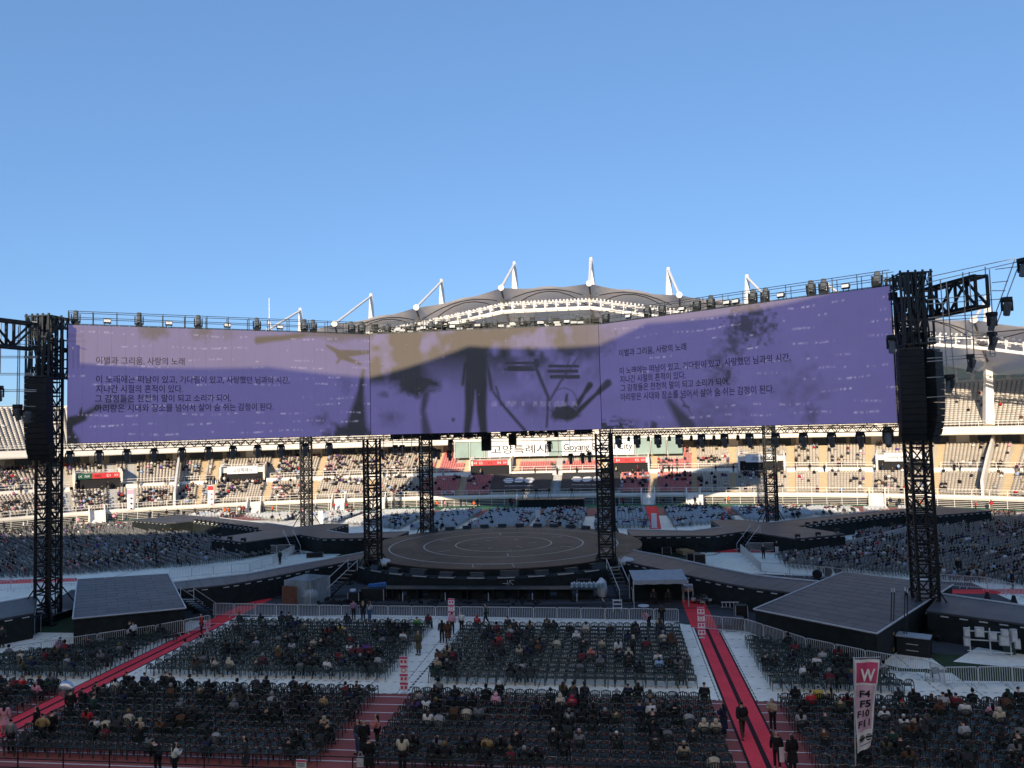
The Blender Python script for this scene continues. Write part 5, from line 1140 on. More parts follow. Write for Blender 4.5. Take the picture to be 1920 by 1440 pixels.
field('chair_field_west', W_([(-400, 1104), (110, 1080), (330, 1064), (430, 1054), (480, 1046), (520, 1036), (490, 1028), (400, 1010), (300, 992), (225, 984), (60, 994), (-400, 1040)]), -.7, 'plastic_far', 'grey chairs filling the left field beyond the runway', 34)
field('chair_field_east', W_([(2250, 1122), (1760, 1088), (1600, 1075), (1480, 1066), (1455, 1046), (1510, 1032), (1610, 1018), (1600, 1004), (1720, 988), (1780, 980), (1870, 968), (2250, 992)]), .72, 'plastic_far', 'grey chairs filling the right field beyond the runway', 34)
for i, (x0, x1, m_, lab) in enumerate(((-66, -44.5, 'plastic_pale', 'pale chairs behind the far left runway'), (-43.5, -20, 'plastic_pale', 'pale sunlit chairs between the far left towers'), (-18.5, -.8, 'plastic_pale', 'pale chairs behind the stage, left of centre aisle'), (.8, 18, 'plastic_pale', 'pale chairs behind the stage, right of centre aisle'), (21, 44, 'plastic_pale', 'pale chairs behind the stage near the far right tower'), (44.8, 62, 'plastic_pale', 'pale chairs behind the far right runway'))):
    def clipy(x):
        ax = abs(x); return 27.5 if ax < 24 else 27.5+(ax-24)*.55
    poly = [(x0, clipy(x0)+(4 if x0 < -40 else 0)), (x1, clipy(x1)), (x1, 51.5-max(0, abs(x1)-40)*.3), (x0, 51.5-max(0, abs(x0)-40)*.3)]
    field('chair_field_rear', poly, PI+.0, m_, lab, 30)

# ================================================================== PEOPLE
PERSONS = []
def person(p, rz, label, pose, hair, coat, top, bottom=(.02, .02, .025), haircol=(.012, .010, .010), scale=1., group=None, hat=None):
    F_ = fig(pose, hair, coat); o = link('person', F_['body'], None, p, rz); o.scale = (scale,)*3; tag(o, label, 'person', group)
    for n_, me in F_.items():
        if n_ == 'body': continue
        c = link(n_.split('#')[0], me, o); c.color = (*{'jacket': top, 'coat_skirt': top, 'hood': hat or top, 'beanie': hat or top, 'trousers': bottom, 'hair': haircol}.get(n_, top), 1)
    PERSONS.append(o); return o
CN = {'white': (.62, .60, .58), 'cream': (.52, .45, .34), 'beige': (.38, .30, .21), 'tan': (.30, .19, .08), 'brown': (.10, .05, .03), 'black': (.012, .012, .014), 'charcoal': (.035, .036, .04), 'grey': (.16, .16, .17), 'light grey': (.34, .34, .35), 'navy': (.015, .02, .05), 'red': (.42, .025, .03), 'crimson': (.42, .03, .07), 'pink': (.62, .30, .36), 'salmon': (.55, .2, .17), 'purple': (.11, .05, .22), 'yellow': (.5, .36, .06), 'green': (.08, .3, .06), 'light blue': (.3, .42, .6), 'maroon': (.14, .02, .03), 'mauve': (.28, .16, .24), 'olive': (.08, .08, .045), 'dark green': (.02, .05, .04)}
HC = {'black': (.012, .010, .010), 'brown': (.05, .028, .015), 'blonde': (.42, .28, .10)}
seat_of = {}
for q in CHAIRS: seat_of.setdefault((q[0], q[1], q[2]), q)
taken = set(); usedlab = {}
def place(q, colr, hair, pose, coat='jacket', hc='black', hat=None):
    key = (q[0], q[1], q[2])
    if key in taken: return
    taken.add(key); px = q[7]
    hd = {'long': 'long %s hair' % hc, 'short': 'short %s hair' % hc, 'hood': 'hood up', 'beanie': '%s beanie' % (hat or colr)}[hair]
    lab = 'person in %s %s, %s, %s seat of %s row, %s' % (colr, coat, hd, ORD[q[2]+1], ORD[q[1]+1], BLOCKS[q[0]][0])
    person((q[3], q[4]-.05, -.03), q[5]+random.gauss(0, .15), lab, pose, hair, coat, CN[colr], random.choice([(.015, .015, .018), (.02, .03, .06), (.03, .03, .03)]), HC[hc], random.uniform(.93, 1.04), 'people seated in front of the stage', CN[hat] if hat else None)
def nearest(px, py):
    g = gp(px, py, .75); best = min((q for q in CHAIRS if (q[0], q[1], q[2]) not in taken), key=lambda q: (q[3]-g[0])**2+(q[4]-g[1])**2); return best
z8 = lambda x, y: (640+x/2.743, 1100+y/2.743)
z7 = lambda x, y: (x/2.743, 1100+y/2.743)
z1 = lambda x, y: (1280+x/3, 1060+y/3)
NOT = [(z8(1195, 250), 'white', 'hood'), (z8(1275, 345), 'salmon', 'hood'), (z8(830, 265), 'red', 'long'), (z8(925, 345), 'beige', 'beanie'), (z8(1100, 770), 'black', 'beanie', 'white'), (z8(1205, 580), 'crimson', 'hood'), (z8(1130, 580), 'cream', 'hood'), (z8(775, 575), 'pink', 'hood'), (z8(750, 810), 'tan', 'short'), (z8(1430, 800), 'charcoal', 'beanie', 'white'), (z8(1230, 800), 'grey', 'beanie', 'pink'), (z8(1630, 650), 'white', 'short'), (z8(1610, 605), 'grey', 'beanie'), (z8(1650, 385), 'light blue', 'long'), (z8(1630, 360), 'white', 'short'), (z8(1785, 360), 'grey', 'beanie'), (z8(690, 170), 'red', 'hood'), (z8(520, 395), 'beige', 'hood'), (z8(460, 600), 'white', 'long'), (z8(415, 695), 'white', 'long'), (z8(380, 595), 'purple', 'long'), (z8(1330, 380), 'grey', 'hood'), (z8(1895, 700), 'cream', 'hood'), (z8(430, 165), 'maroon', 'long'), (z8(370, 185), 'green', 'short'), (z8(60, 305), 'white', 'long'), (z8(120, 315), 'purple', 'long'), (z8(315, 250), 'white', 'short'), (z8(815, 515), 'black', 'hood', 'white'), (z8(640, 580), 'navy', 'short'), (z8(540, 320), 'beige', 'long'), (z8(1480, 350), 'cream', 'hood'),
 (z7(1150, 410), 'cream', 'hood'), (z7(1110, 385), 'cream', 'long'), (z7(975, 415), 'brown', 'long'), (z7(1690, 580), 'tan', 'short'), (z7(1595, 300), 'beige', 'short'), (z7(1750, 220), 'yellow', 'long'), (z7(1670, 395), 'white', 'short'), (z7(1170, 585), 'olive', 'long'), (z7(905, 620), 'grey', 'hood'), (z7(425, 680), 'red', 'long'), (z7(460, 715), 'white', 'short'), (z7(150, 540), 'pink', 'beanie', 'light grey'), (z7(310, 305), 'mauve', 'hood'), (z7(675, 225), 'white', 'short'), (z7(1500, 305), 'light grey', 'long'), (z7(120, 490), 'red', 'short'), (z7(1820, 310), 'light grey', 'long'), (z7(1090, 260), 'light grey', 'beanie'), (z7(650, 480), 'black', 'short'), (z7(700, 490), 'navy', 'short'), (z7(1100, 500), 'black', 'long'), (z7(850, 490), 'charcoal', 'short'),
 (z1(700, 760), 'red', 'short'), (z1(820, 715), 'cream', 'long'), (z1(785, 550), 'white', 'short'), (z1(745, 715), 'yellow', 'short'), (z1(1230, 900), 'white', 'beanie', 'white'), (z1(1710, 810), 'pink', 'long'), (z1(1765, 845), 'cream', 'hood'), (z1(1095, 825), 'white', 'beanie', 'white'), (z1(155, 890), 'cream', 'hood'), (z1(1205, 785), 'charcoal', 'beanie', 'red'), (z1(705, 870), 'light grey', 'long'), (z1(915, 765), 'maroon', 'long'), (z1(655, 595), 'white', 'short'), (z1(860, 480), 'maroon', 'long'), (z1(610, 720), 'black', 'long'), (z1(1225, 730), 'charcoal', 'long'), (z1(1300, 730), 'charcoal', 'long'), (z1(445, 540), 'black', 'short'), (z1(850, 540), 'black', 'long'), (z1(1545, 765), 'maroon', 'short'), (z1(1590, 800), 'white', 'short'), (z1(1280, 920), 'brown', 'long')]
poses = ['sit', 'sit', 'sit_lean', 'sit_phone']
for e in NOT:
    q = nearest(*e[0]); place(q, e[1], e[2], random.choice(poses), random.choice(['jacket', 'puffer']) if e[1] not in ('black', 'navy') else 'puffer', random.choice(['black', 'black', 'brown']), e[3] if len(e) > 3 else None)
cand = [q for q in CHAIRS if -10 < q[7] < 1930 and q[8] < 1445 and (q[0], q[1], q[2]) not in taken]
def dens(q):
    b = q[0]; px = q[7]
    if b in (2, 3, 7, 6): return 1.0 if b == 2 and q[1] < 6 else (1.5 if b == 7 else .9 if b == 3 and q[1] < 5 else 1.4 if b == 6 else .45)
    return .55
wts = np.array([dens(q) for q in cand]); pick = RNG.choice(len(cand), 172, False, wts/wts.sum())
for i in pick:
    q = cand[i]; place(q, random.choice(['black']*6+['charcoal']*5+['navy']*2+['brown', 'olive', 'grey', 'dark green', 'maroon', 'beige', 'light grey']), random.choice(['long', 'long', 'long', 'short', 'short', 'hood', 'beanie']), random.choice(poses), random.choice(['jacket', 'puffer']), random.choice(['black']*4+['brown']))
def stand_at(px, py, lab, pose='stand', hair='long', coat='jacket', top='black', bottom=(.015, .015, .018), rz=0., hc='black', hat=None, scale=1., grp='people standing in front of the stage', z=0.):
    p = gp(px, py, z); return person((p[0], p[1], z), rz, lab, pose, hair, coat, CN[top], bottom, HC[hc], scale, grp, CN[hat] if hat else None)
JEANS = (.04, .08, .16); SKINC = (.40, .26, .2)
stand_at(1358, 1382, 'person in long navy coat standing on the track beside the right carpet', 'phone', 'long', 'long', 'navy', (.03, .03, .04), .8, scale=1.0)
stand_at(1393, 1383, 'person in black jacket and short skirt walking on the right red carpet', 'walk', 'short', 'puffer', 'black', (.05, .035, .03), .1, scale=1.03)
stand_at(1450, 1372, 'person with long hair and cream sleeves standing right of the red carpet', 'phone', 'long', 'jacket', 'beige', (.015, .015, .018), 2.6, 'brown')
stand_at(1458, 1442, 'person in black holding a white sheet at the bottom of the right carpet', 'stand', 'long', 'jacket', 'black', rz=2.8)
stand_at(1487, 1448, 'long-haired person in black at the bottom edge right of the carpet', 'stand', 'long', 'long', 'black', rz=.3)
stand_at(672, 1414, 'person in black vest, white sleeve and blue jeans on the middle track aisle', 'stand', 'long', 'jacket', 'charcoal', JEANS, 2.6)
stand_at(683, 1416, 'person in long black coat beside the one in jeans on the middle aisle', 'stand', 'long', 'long', 'black', rz=3.6)
stand_at(708, 1403, 'long-haired person in red skirt standing in the middle track aisle', 'phone', 'long', 'jacket', 'salmon', (.012, .012, .014), 1.6)
stand_at(692, 1452, 'dark-clad person at the bottom of the middle aisle with a white bag', 'stand', 'short', 'long', 'black', rz=.1)
stand_at(755, 1450, 'person in cream jacket seen from behind at the near black rail', 'phone', 'long', 'puffer', 'cream', rz=.05, scale=1.05)
stand_at(840, 1207, 'person in long rust-brown coat in the aisle left of the middle block', 'stand', 'long', 'long', 'brown', rz=.2, hc='brown')
stand_at(829, 1205, 'person in black beside the rust-brown coat in the middle aisle', 'stand', 'long', 'jacket', 'charcoal', rz=.4)
stand_at(848, 1190, 'person in pink padded jacket in the aisle below the pink sign', 'stand', 'short', 'puffer', 'pink', rz=.1)
stand_at(866, 1188, 'long-haired person in white cardigan beside the pink jacket', 'stand', 'long', 'jacket', 'white', rz=2.9)
stand_at(912, 1172, 'person in dark green jacket walking along the front barriers with a bag', 'walk', 'short', 'jacket', 'dark green', rz=1.4)
stand_at(681, 1165, 'blonde person in black standing at the front barriers', 'phone', 'long', 'jacket', 'black', rz=.3, hc='blonde')
stand_at(693, 1166, 'person in white top and jeans beside the blonde at the barriers', 'phone', 'long', 'jacket', 'light grey', JEANS, -.5)
stand_at(663, 1163, 'person in patterned mauve jacket at the front barriers', 'stand', 'short', 'jacket', 'mauve', rz=.2)
stand_at(378, 1191, 'staff member in orange vest standing on the left red carpet', 'stand', 'short', 'jacket', 'red', rz=2.2)
stand_at(1133, 1160, 'staff member in yellow hi-vis vest walking behind the barriers', 'walk', 'short', 'jacket', 'charcoal', rz=1.3)
stand_at(1242, 1176, 'person with reddish-brown hair and dark coat at the right end of the barriers', 'phone', 'long', 'jacket', 'black', rz=.1, hc='brown')
stand_at(1217, 1180, 'person in pale pink jacket bending over the front row of the middle block', 'bend', 'short', 'jacket', 'pink', rz=2.2)
stand_at(1160, 1245, 'person in white hooded jacket standing among the middle block chairs', 'stand', 'long', 'jacket', 'white', rz=.5)
stand_at(1188, 1238, 'person in dark coat with pale scarf standing in the middle block', 'stand', 'hood', 'jacket', 'charcoal', rz=2.2, hat='cream')
stand_at(785, 1228, 'person in camouflage-brown coat at the right edge of the front left block', 'stand', 'long', 'long', 'olive', rz=2.8)
stand_at(828, 1262, 'person in brown jacket crouching over a white bag in the middle aisle', 'bend', 'long', 'jacket', 'brown', rz=.9)
stand_at(460, 1448, 'person in dark jacket and khaki skirt by the bottom rail', 'stand', 'long', 'long', 'charcoal', (.2, .15, .09), 2.0)
stand_at(327, 1462, 'long-haired person in white top at the bottom edge', 'phone', 'long', 'jacket', 'white', rz=-.6)
stand_at(80, 1400, 'person in tan coat standing by the lower left carpet', 'hips', 'short', 'jacket', 'tan', rz=.1)
stand_at(97, 1394, 'person in black standing beside the tan coat at lower left', 'stand', 'short', 'jacket', 'black', rz=.3)
stand_at(68, 1385, 'person in black with cream hood on the lower left carpet', 'stand', 'long', 'jacket', 'black', rz=1.8)
stand_at(132, 1350, 'person in black carrying the silver foil balloon on the left carpet', 'stand', 'short', 'jacket', 'black', rz=.4)
stand_at(8, 1378, 'person in pink dress at the left edge of the carpet', 'stand', 'long', 'dress', 'pink', SKINC, .4)
stand_at(20, 1412, 'person in grey-green jacket at the lower left corner', 'stand', 'short', 'jacket', 'grey', rz=.2)
stand_at(296, 1452, 'person in black with an orange scarf at the bottom edge', 'bend', 'short', 'jacket', 'black', rz=1.)
stand_at(3, 1215, 'staff member in dark jacket at the far left edge by the barriers', 'stand', 'short', 'jacket', 'charcoal', rz=.4)
stand_at(243, 1205, 'dark-haired person in black by the left barriers', 'stand', 'short', 'jacket', 'black', rz=.5)
stand_at(250, 1208, 'person in white top standing by the left barriers', 'stand', 'short', 'jacket', 'white', rz=1.2)
stand_at(525, 1058, 'steward in green vest on the pale floor behind the left runway', 'stand', 'short', 'jacket', 'dark green', rz=2.9)
stand_at(1360, 1031, 'steward in black on the pale floor behind the right runway', 'stand', 'short', 'jacket', 'black', rz=3.0)
stand_at(1432, 1048, 'person in grey-black uniform by the right field barriers', 'stand', 'short', 'jacket', 'charcoal', rz=2.8)
stand_at(1457, 1041, 'person in black top and white trousers by the right field barriers', 'stand', 'long', 'jacket', 'black', (.6, .6, .6), 2.9)
stand_at(1395, 1028, 'person leaning over the end of the right field barriers', 'stand', 'long', 'jacket', 'charcoal', rz=2.)
stand_at(1802, 987, 'sunlit person in white on the pale floor by the far right wall', 'stand', 'long', 'jacket', 'cream', (.5, .45, .4), 2.7)
stand_at(1798, 1078, 'person in black standing among the right field chairs', 'stand', 'long', 'long', 'black', rz=2.7)
stand_at(1899, 1105, 'person in black sitting area at the right edge beside the red strip', 'stand', 'short', 'puffer', 'black', rz=1.5)
# props in hands
def prop(name, label, cat, px, py, z, build):
    p = gp(px, py, z); t = thing(name, label, cat, p); build(t, p); return t
def balloon(t, p):
    mb = MB(); mb.sphere(p, (.46, .3, .46), 14, 10); mb.build('envelope', 'foil', t, True); mb = MB(); mb.tube(p-(0, 0, .5), p-(0, 0, 1.), .02); mb.build('string', 'line', t)
prop('foil_balloon', 'large silver foil balloon carried on the left carpet', 'balloon', 124, 1292, 1.6, balloon)
def tote(t, p):
    mb = MB(); mb.box(p, (.32, .14, .42)); mb.build('pouch', 'bag', t); mb = MB(); mb.path([p+(-.1, 0, .2), p+(-.06, 0, .42), p+(.06, 0, .42), p+(.1, 0, .2)], .015); mb.build('handle', 'bag', t)
prop('tote_bag', 'white bag held at the bottom of the middle aisle', 'bag', 676, 1428, .5, tote)
prop('tote_bag', 'white bag on the floor beside the crouching person in the middle aisle', 'bag', 846, 1208, .3, tote)
def sheet_(t, p): mb = MB(); mb.box(p, (.22, .03, .62), .3); mb.build('sheet', 'white_cloth', t)
prop('paper_sheet', 'white rolled sheet in the hand of the person in black on the right carpet', 'paper', 1466, 1415, .7, sheet_)

# crowd (far) : low figures joined into a few masses
def crowd_tpl(sit=True):
    mb = MB(); ids = []
    def part(i): ids.extend([i]*(len(mb.v)-len(ids)))
    z = .44 if sit else .86
    mb.add([(-.17, -.12, z), (.17, -.12, z), (.17, .12, z), (-.17, .12, z), (-.22, -.1, z+.45), (.22, -.1, z+.45), (.2, .1, z+.45), (-.2, .1, z+.45), (0, 0, z+.56)], [(0, 1, 5, 4), (1, 2, 6, 5), (2, 3, 7, 6), (3, 0, 4, 7), (4, 5, 8), (5, 6, 8), (6, 7, 8), (7, 4, 8)]); part(0)
    for sx in (-1, 1): mb.tube((sx*.23, 0, z+.42), (sx*.24, .16 if sit else .02, z+.08), .065, 4, .05, caps=False)
    part(0)
    mb.sphere((0, -.02, z+.70), (.105, .11, .125), 6, 5); part(1)
    mb.sphere((0, .035, z+.665), (.08, .085, .10), 6, 4); part(2)
    for sx in (-1, 1):
        if sit: mb.tube((sx*.1, 0, .47), (sx*.11, .4, .49), .085, 4, .07, caps=False); mb.tube((sx*.11, .4, .49), (sx*.11, .38, .02), .07, 4, .05, caps=False)
        else: mb.tube((sx*.09, 0, .9), (sx*.1, 0, .02), .1, 4, .06, caps=False)
    part(3); V, T = tri_arrays(mb); return V, T, np.array(ids)
PAL = np.array([CN[k] for k in ['black']*12+['charcoal']*7+['navy']*3+['brown', 'grey', 'grey', 'light grey', 'white', 'white', 'white', 'light grey', 'cream', 'cream', 'beige', 'red', 'pink', 'purple', 'maroon', 'light blue', 'olive']])
CT = {True: crowd_tpl(True), False: crowd_tpl(False)}
def crowd(name, label, pos, ang, sit=True, pal=None):
    V, T, ids = CT[sit]; n = len(pos); P, F_ = scatter(V, T, pos, ang, RNG.uniform(.92, 1.06, n)); pal = PAL if pal is None else pal
    c = np.zeros((n, len(V), 3)); top = pal[RNG.integers(0, len(pal), n)]; bot = np.array([(.015, .015, .02), (.03, .05, .1), (.03, .03, .03), (.2, .18, .15)])[RNG.integers(0, 4, n)]; hair = np.array([(.012, .01, .01)]*6+[(.05, .03, .02), (.3, .28, .26), (.2, .12, .05)])[RNG.integers(0, 9, n)]
    c[:, ids == 0] = top[:, None]; c[:, ids == 1] = hair[:, None]; c[:, ids == 2] = (.45, .28, .2); c[:, ids == 3] = bot[:, None]
    o = kind(link(name, npmesh(name, P, F_, 'crowd', c.reshape(-1, 3))), 'stuff'); return tag(o, label, 'crowd')
def from_field(name, keep, label, wf):
    A = np.vstack(FAR[name]); w_ = wf(A); idx = RNG.choice(len(A), keep, False, w_/w_.sum()); A = A[idx]; f = np.stack([-np.sin(A[:, 3]), np.cos(A[:, 3]), A[:, 3]*0], -1)
    crowd('seated_crowd', label, A[:, :3]-f*.04, A[:, 3]+RNG.normal(0, .3, keep))
clump = lambda A, s: np.clip(fbm(A[:, 0]/5+50, A[:, 1]/5+50, s)-.34, .01, 1)**1.3
from_field('chair_field_west', 560, 'scattered people seated in the left field', lambda A: clump(A, 3)*(1+np.clip((A[:, 0]+60)/25, 0, 2)))
from_field('chair_field_east', 620, 'scattered people seated in the right field', lambda A: clump(A, 5)*(1+np.clip((58-A[:, 0])/20, 0, 2)))
from_field('chair_field_rear', 560, 'people seated on the pale chairs behind the stage', lambda A: clump(A, 8)*(1+(A[:, 0] > -5)*.8+(A[:, 0] > 15)*.6))
spx, spy, _ = proj(SEATPOS[:, :3]); okv = (spx > -40) & (spx < 1960); SP = SEATPOS[okv]
for tiers, k, lab, sc_ in (((1,), 620, 'spectators in the lower rows of the far grandstand', 6), ((2,), 560, 'spectators in the rows above the walkway of the far grandstand', 6), ((3,), 230, 'spectators in the upper tier of the far grandstand', 5)):
    Q = SP[np.isin(SP[:, 4], tiers)]; w_ = np.clip(fbm(Q[:, 0]/sc_+90, Q[:, 2]/1.6+Q[:, 1]/sc_, 13+tiers[0])-.36, .004, 1)**1.4*(1+1.6*(Q[:, 0] < -30))
    Q = Q[RNG.choice(len(Q), k, False, w_/w_.sum())]; t = Q[:, 3]; b = np.stack([-np.sin(t), np.cos(t), t*0], -1); crowd('seated_crowd', lab, Q[:, :3]+b*.05, t+PI+RNG.normal(0, .25, k))
n = 70; a = RNG.uniform(-110, 100, n); X, Y = BP(a, 10.)
crowd('standing_crowd', 'people standing on the walkway of the far grandstand', np.stack([X, Y, X*0+5.2], -1), RNG.uniform(0, 6.28, n), False)
n = 60; a = RNG.uniform(-105, 90, n); s_v = RNG.uniform(-4.5, -1.5, n); X, Y = BP(a, s_v)
crowd('standing_crowd', 'stewards and visitors standing on the track before the far grandstand', np.stack([X, Y, X*0], -1), RNG.uniform(0, 6.28, n), False, np.array([CN['red'], (.75, .13, .03), CN['black'], CN['black'], CN['charcoal'], CN['white'], CN['pink'], CN['navy']]))
# the smaller-looking seated people of the front blocks, past the 300 built singly
left_ = [q for q in CHAIRS if (q[0], q[1], q[2]) not in taken and -20 < q[7] < 1940 and q[8] < 1445]
L_ = np.array([[q[3], q[4], q[5]] for q in left_]); w_ = np.clip(fbm(L_[:, 0]/2.6+30, L_[:, 1]/2.2+70, 17)-.38, .002, 1)**1.5; Q = L_[RNG.choice(len(L_), 190, False, w_/w_.sum())]
crowd('seated_crowd', 'further dark-clad people seated in clusters in the chair blocks before the stage', np.stack([Q[:, 0], Q[:, 1]-.04, Q[:, 0]*0], -1), Q[:, 2]+RNG.normal(0, .2, len(Q)), True, np.array([CN[k] for k in ['black']*9+['charcoal']*6+['navy']*2+['brown', 'grey', 'cream', 'maroon', 'light grey']]))
# ================================================================== BARRIERS
def barrier_mesh(L=1.92, h=1.12):
    fr = MB(); r = .032; c = .1
    fr.path([(-L/2, 0, .12), (-L/2, 0, h-c), (-L/2+c*.4, 0, h-c*.3), (-L/2+c, 0, h), (L/2-c, 0, h), (L/2-c*.4, 0, h-c*.3), (L/2, 0, h-c), (L/2, 0, .12)], r); fr.tube((-L/2, 0, .2), (L/2, 0, .2), r)
    bars = MB()
    for x in np.linspace(-L/2, L/2, 15)[1:-1]: bars.tube((x, 0, .2), (x, 0, h), .018, 4, caps=False)
    f = MB(); f.path([(0, -.3, .02), (0, -.06, .16), (0, .06, .16), (0, .3, .02)], .03)
    return fr.mesh('frame', 'galv'), bars.mesh('bars', 'galv'), f.mesh('foot', 'galv')
BM = barrier_mesh(); kindbars = BM[1]
def barrier_line(px, where, z=1.12, world=None):
    P = world or [gp(x, y, z)[:2] for x, y in px]; P = [np.array(q[:2], float) for q in P]; k = 0
    for a, b in zip(P[:-1], P[1:]):
        L = np.linalg.norm(b-a); n = max(1, int(round(L/1.96))); d = (b-a)/n
        for i in range(n):
            c = a+d*(i+.5); k += 1
            t = thing('crowd_barrier', 'galvanised crowd barrier, %s along %s' % (ORD[k] if k < len(ORD) else 'last', where), 'barrier', (c[0], c[1], 0), math.atan2(d[1], d[0]), 'galvanised crowd barriers'); s = np.linalg.norm(d)/1.96; t.scale = (s, 1, 1)
            link('frame', BM[0], t); link('bars', BM[1], t)
            for sx in (-.72, .72): link('foot', BM[2], t, (sx*1.92/2, 0, 0))
barrier_line([(400, 1131), (640, 1135), (1000, 1139), (1272, 1142)], 'the row before the stage')
barrier_line([(1313, 1153), (1396, 1160), (1510, 1196), (1622, 1219), (1743, 1240), (1770, 1251), (2090, 1248)], 'the row bending round the front right platform')
barrier_line([(22, 1212), (182, 1188), (292, 1172), (394, 1153)], 'the row before the front left platform')
barrier_line([(318, 1068), (400, 1060), (468, 1055), (512, 1042), (552, 1022)], 'the left field edge behind the runway')
barrier_line([(430, 1022), (490, 1023), (548, 1021)], 'the rear left runway lobe')
barrier_line([(1388, 1020), (1426, 1054)], 'the slanting end of the right field')
barrier_line([(1426, 1054), (1480, 1058), (1580, 1066), (1690, 1078)], 'the right field edge behind the runway')
barrier_line([(1402, 1018), (1485, 1017), (1600, 1012), (1700, 988)], 'the rear right runway lobe')
barrier_line([(1762, 1076), (1850, 1083), (2040, 1126)], 'the right field edge past the tower')
barrier_line([(-20, 1092), (60, 1084), (140, 1077)], 'the left field edge past the tower')
# tape strung between posts at the right carpet
# near black rail at the bottom
rt = thing('black_rail', 'black metal rail along the near edge of the chair blocks', 'railing', (0, -55, 0))
xs = np.arange(-24, 19., 2.3)
for x in xs: mb = MB(); mb.tube((x, -55., 0), (x, -55., 1.12), .032); mb.build('post', 'black_steel', rt)
for z in (1.1, .55, .15): mb = MB(); mb.tube((-24, -55, z), (18.5, -55, z), .028); mb.build('cross_rail', 'black_steel', rt)
mb = MB(); p = gp(573, 1424, .75); mb.box((p[0], -55.06, .78), (.46, .03, .36)); s = thing('notice_board', 'small white and pink notice hung on the black rail', 'sign', (p[0], -55.06, .6)); mb.build('board', 'white_board', s); mb = MB(); mb.box((p[0], -55.085, .9), (.44, .01, .09)); mb.build('header', 'pink', s); mb = MB()
for k in range(2): mb.box((p[0], -55.085, .78-k*.09), (.34, .01, .03))
mb.build('print', 'ink', s)

# ================================================================== SIGNS AND FLAGS
def no_sign(px, py, lab, h=1.95):
    p = gp(px, py); t = thing('pictogram_sign', lab, 'sign', (p[0], p[1], 0)); mb = MB(); mb.tube(p, p+(0, 0, 1.0), .025, 6); mb.box(p+(0, 0, .02), (.4, .3, .03)); mb.build('stand', 'galv', t)
    for k in range(4):
        z = h-.27-k*.49; mb = MB(); mb.box((p[0], p[1]-.03, z), (.50, .04, .46)); b = mb.build('board', 'white_board', t)
        mb = MB(); mb.box((p[0], p[1]-.056, z+.16), (.48, .012, .12)); mb.build('header', 'pink', b)
        mb = MB()
        if k == 1:
            n = 16
            for r0, r1 in ((.10, .14),):
                for i in range(n): a, c = 2*PI*i/n, 2*PI*(i+1)/n; mb.quad((p[0]+r0*math.cos(a), p[1]-.062, z-.05+r0*math.sin(a)), (p[0]+r1*math.cos(a), p[1]-.062, z-.05+r1*math.sin(a)), (p[0]+r1*math.cos(c), p[1]-.062, z-.05+r1*math.sin(c)), (p[0]+r0*math.cos(c), p[1]-.062, z-.05+r0*math.sin(c)))
            mb.build('ring_symbol', 'sign_red', b)
        else:
            for sx in (-.11, .11): mb.box((p[0]+sx, p[1]-.058, z-.05), (.14, .01, .17))
            kind(mb.build('symbols', 'pink', b), 'stuff')
no_sign(847, 1168, 'pink pictogram sign behind the front barriers, left of centre')
no_sign(758, 1300, 'pink pictogram sign in the middle aisle on the pale floor', 2.15)
no_sign(1316, 1196, 'pink pictogram sign in front of the right red carpet', 2.2)
# W flag banner
t = thing('block_flag', 'tall white and pink flag marked W F4 F5 F10 F11 among the near right chairs', 'flag', (22.9, -53, 0))
def FB(x, y): return yp(x, y, -53.)
mb = MB(); mb.tube((22.75, -52.97, 0), FB(1601, 1232), .03, 6); mb.tube(FB(1599, 1234), FB(1651, 1232), .018, 6); mb.build('pole', 'galv', t)
Lx = [(1602, 1236), (1602, 1300), (1605, 1360), (1607, 1413)]; Rx = [(1649, 1236), (1642, 1300), (1637, 1350), (1632, 1398)]
def flagpt(u, v, d=0.):
    k = min(2, int(v*3)); f = v*3-k; a = np.array(Lx[k])*(1-f)+np.array(Lx[k+1])*f; b = np.array(Rx[k])*(1-f)+np.array(Rx[k+1])*f; q = a*(1-u)+b*u
    p = FB(*q); return p+np.array([0, -.06*math.sin(u*7+v*9)-d-.02, 0])
def flagpatch(u0, u1, v0, v1, m, d, name, n=6, mm=12):
    mb = MB()
    for i in range(n):
        for j in range(mm):
            ua, ub = u0+(u1-u0)*i/n, u0+(u1-u0)*(i+1)/n; va, vb = v0+(v1-v0)*j/mm, v0+(v1-v0)*(j+1)/mm; mb.quad(flagpt(ua, vb, d), flagpt(ub, vb, d), flagpt(ub, va, d), flagpt(ua, va, d))
    return mb.build(name, m, t)
flagpatch(0, 1, 0, 1, 'white_cloth', 0, 'cloth', 8, 20); flagpatch(.06, .94, .03, .23, 'pink', .012, 'red_field', 6, 5); flagpatch(.06, .9, .25, .76, 'pink_pale', .012, 'pink_field', 6, 10)
def ftext(body, u0, v, wd, ht, m): p = flagpt(u0, v, .03); p1 = flagpt(u0+.1, v, .03); d = p1-p; d[1] = 0; d /= np.linalg.norm(d); letter(body, p-(0, .10, 0), d, (.10, 0, .995), m, t, wd, ht, .03)
ftext('W', .2, .205, .60, .52, 'white_board')
for i, b in enumerate(('F4', 'F5', 'F10', 'F11')): ftext(b, .20 if i < 2 else .05, .372+.108*i, .44 if i < 2 else .50, .30, 'ink')
mb = MB()
for cx in (.36, .78):
    for y0, y1 in ((-.95, -.55), (-.35, .35), (.55, .95)):
        pts = []
        for s in range(9): q = y0+(y1-y0)*s/8; pts.append((.19*math.sqrt(max(0, 1-q*q)), q))
        P = [flagpt(cx+a, .855-.042*q, .03) for a, q in pts]+[flagpt(cx-a, .855-.042*q, .03) for a, q in pts[::-1]]; mb.add(P, [tuple(range(len(P)))])
kind(mb.build('oval_mark', 'ink', t), 'stuff'); ftext("'ARIRANG'", .2, .93, .5, .07, 'ink')
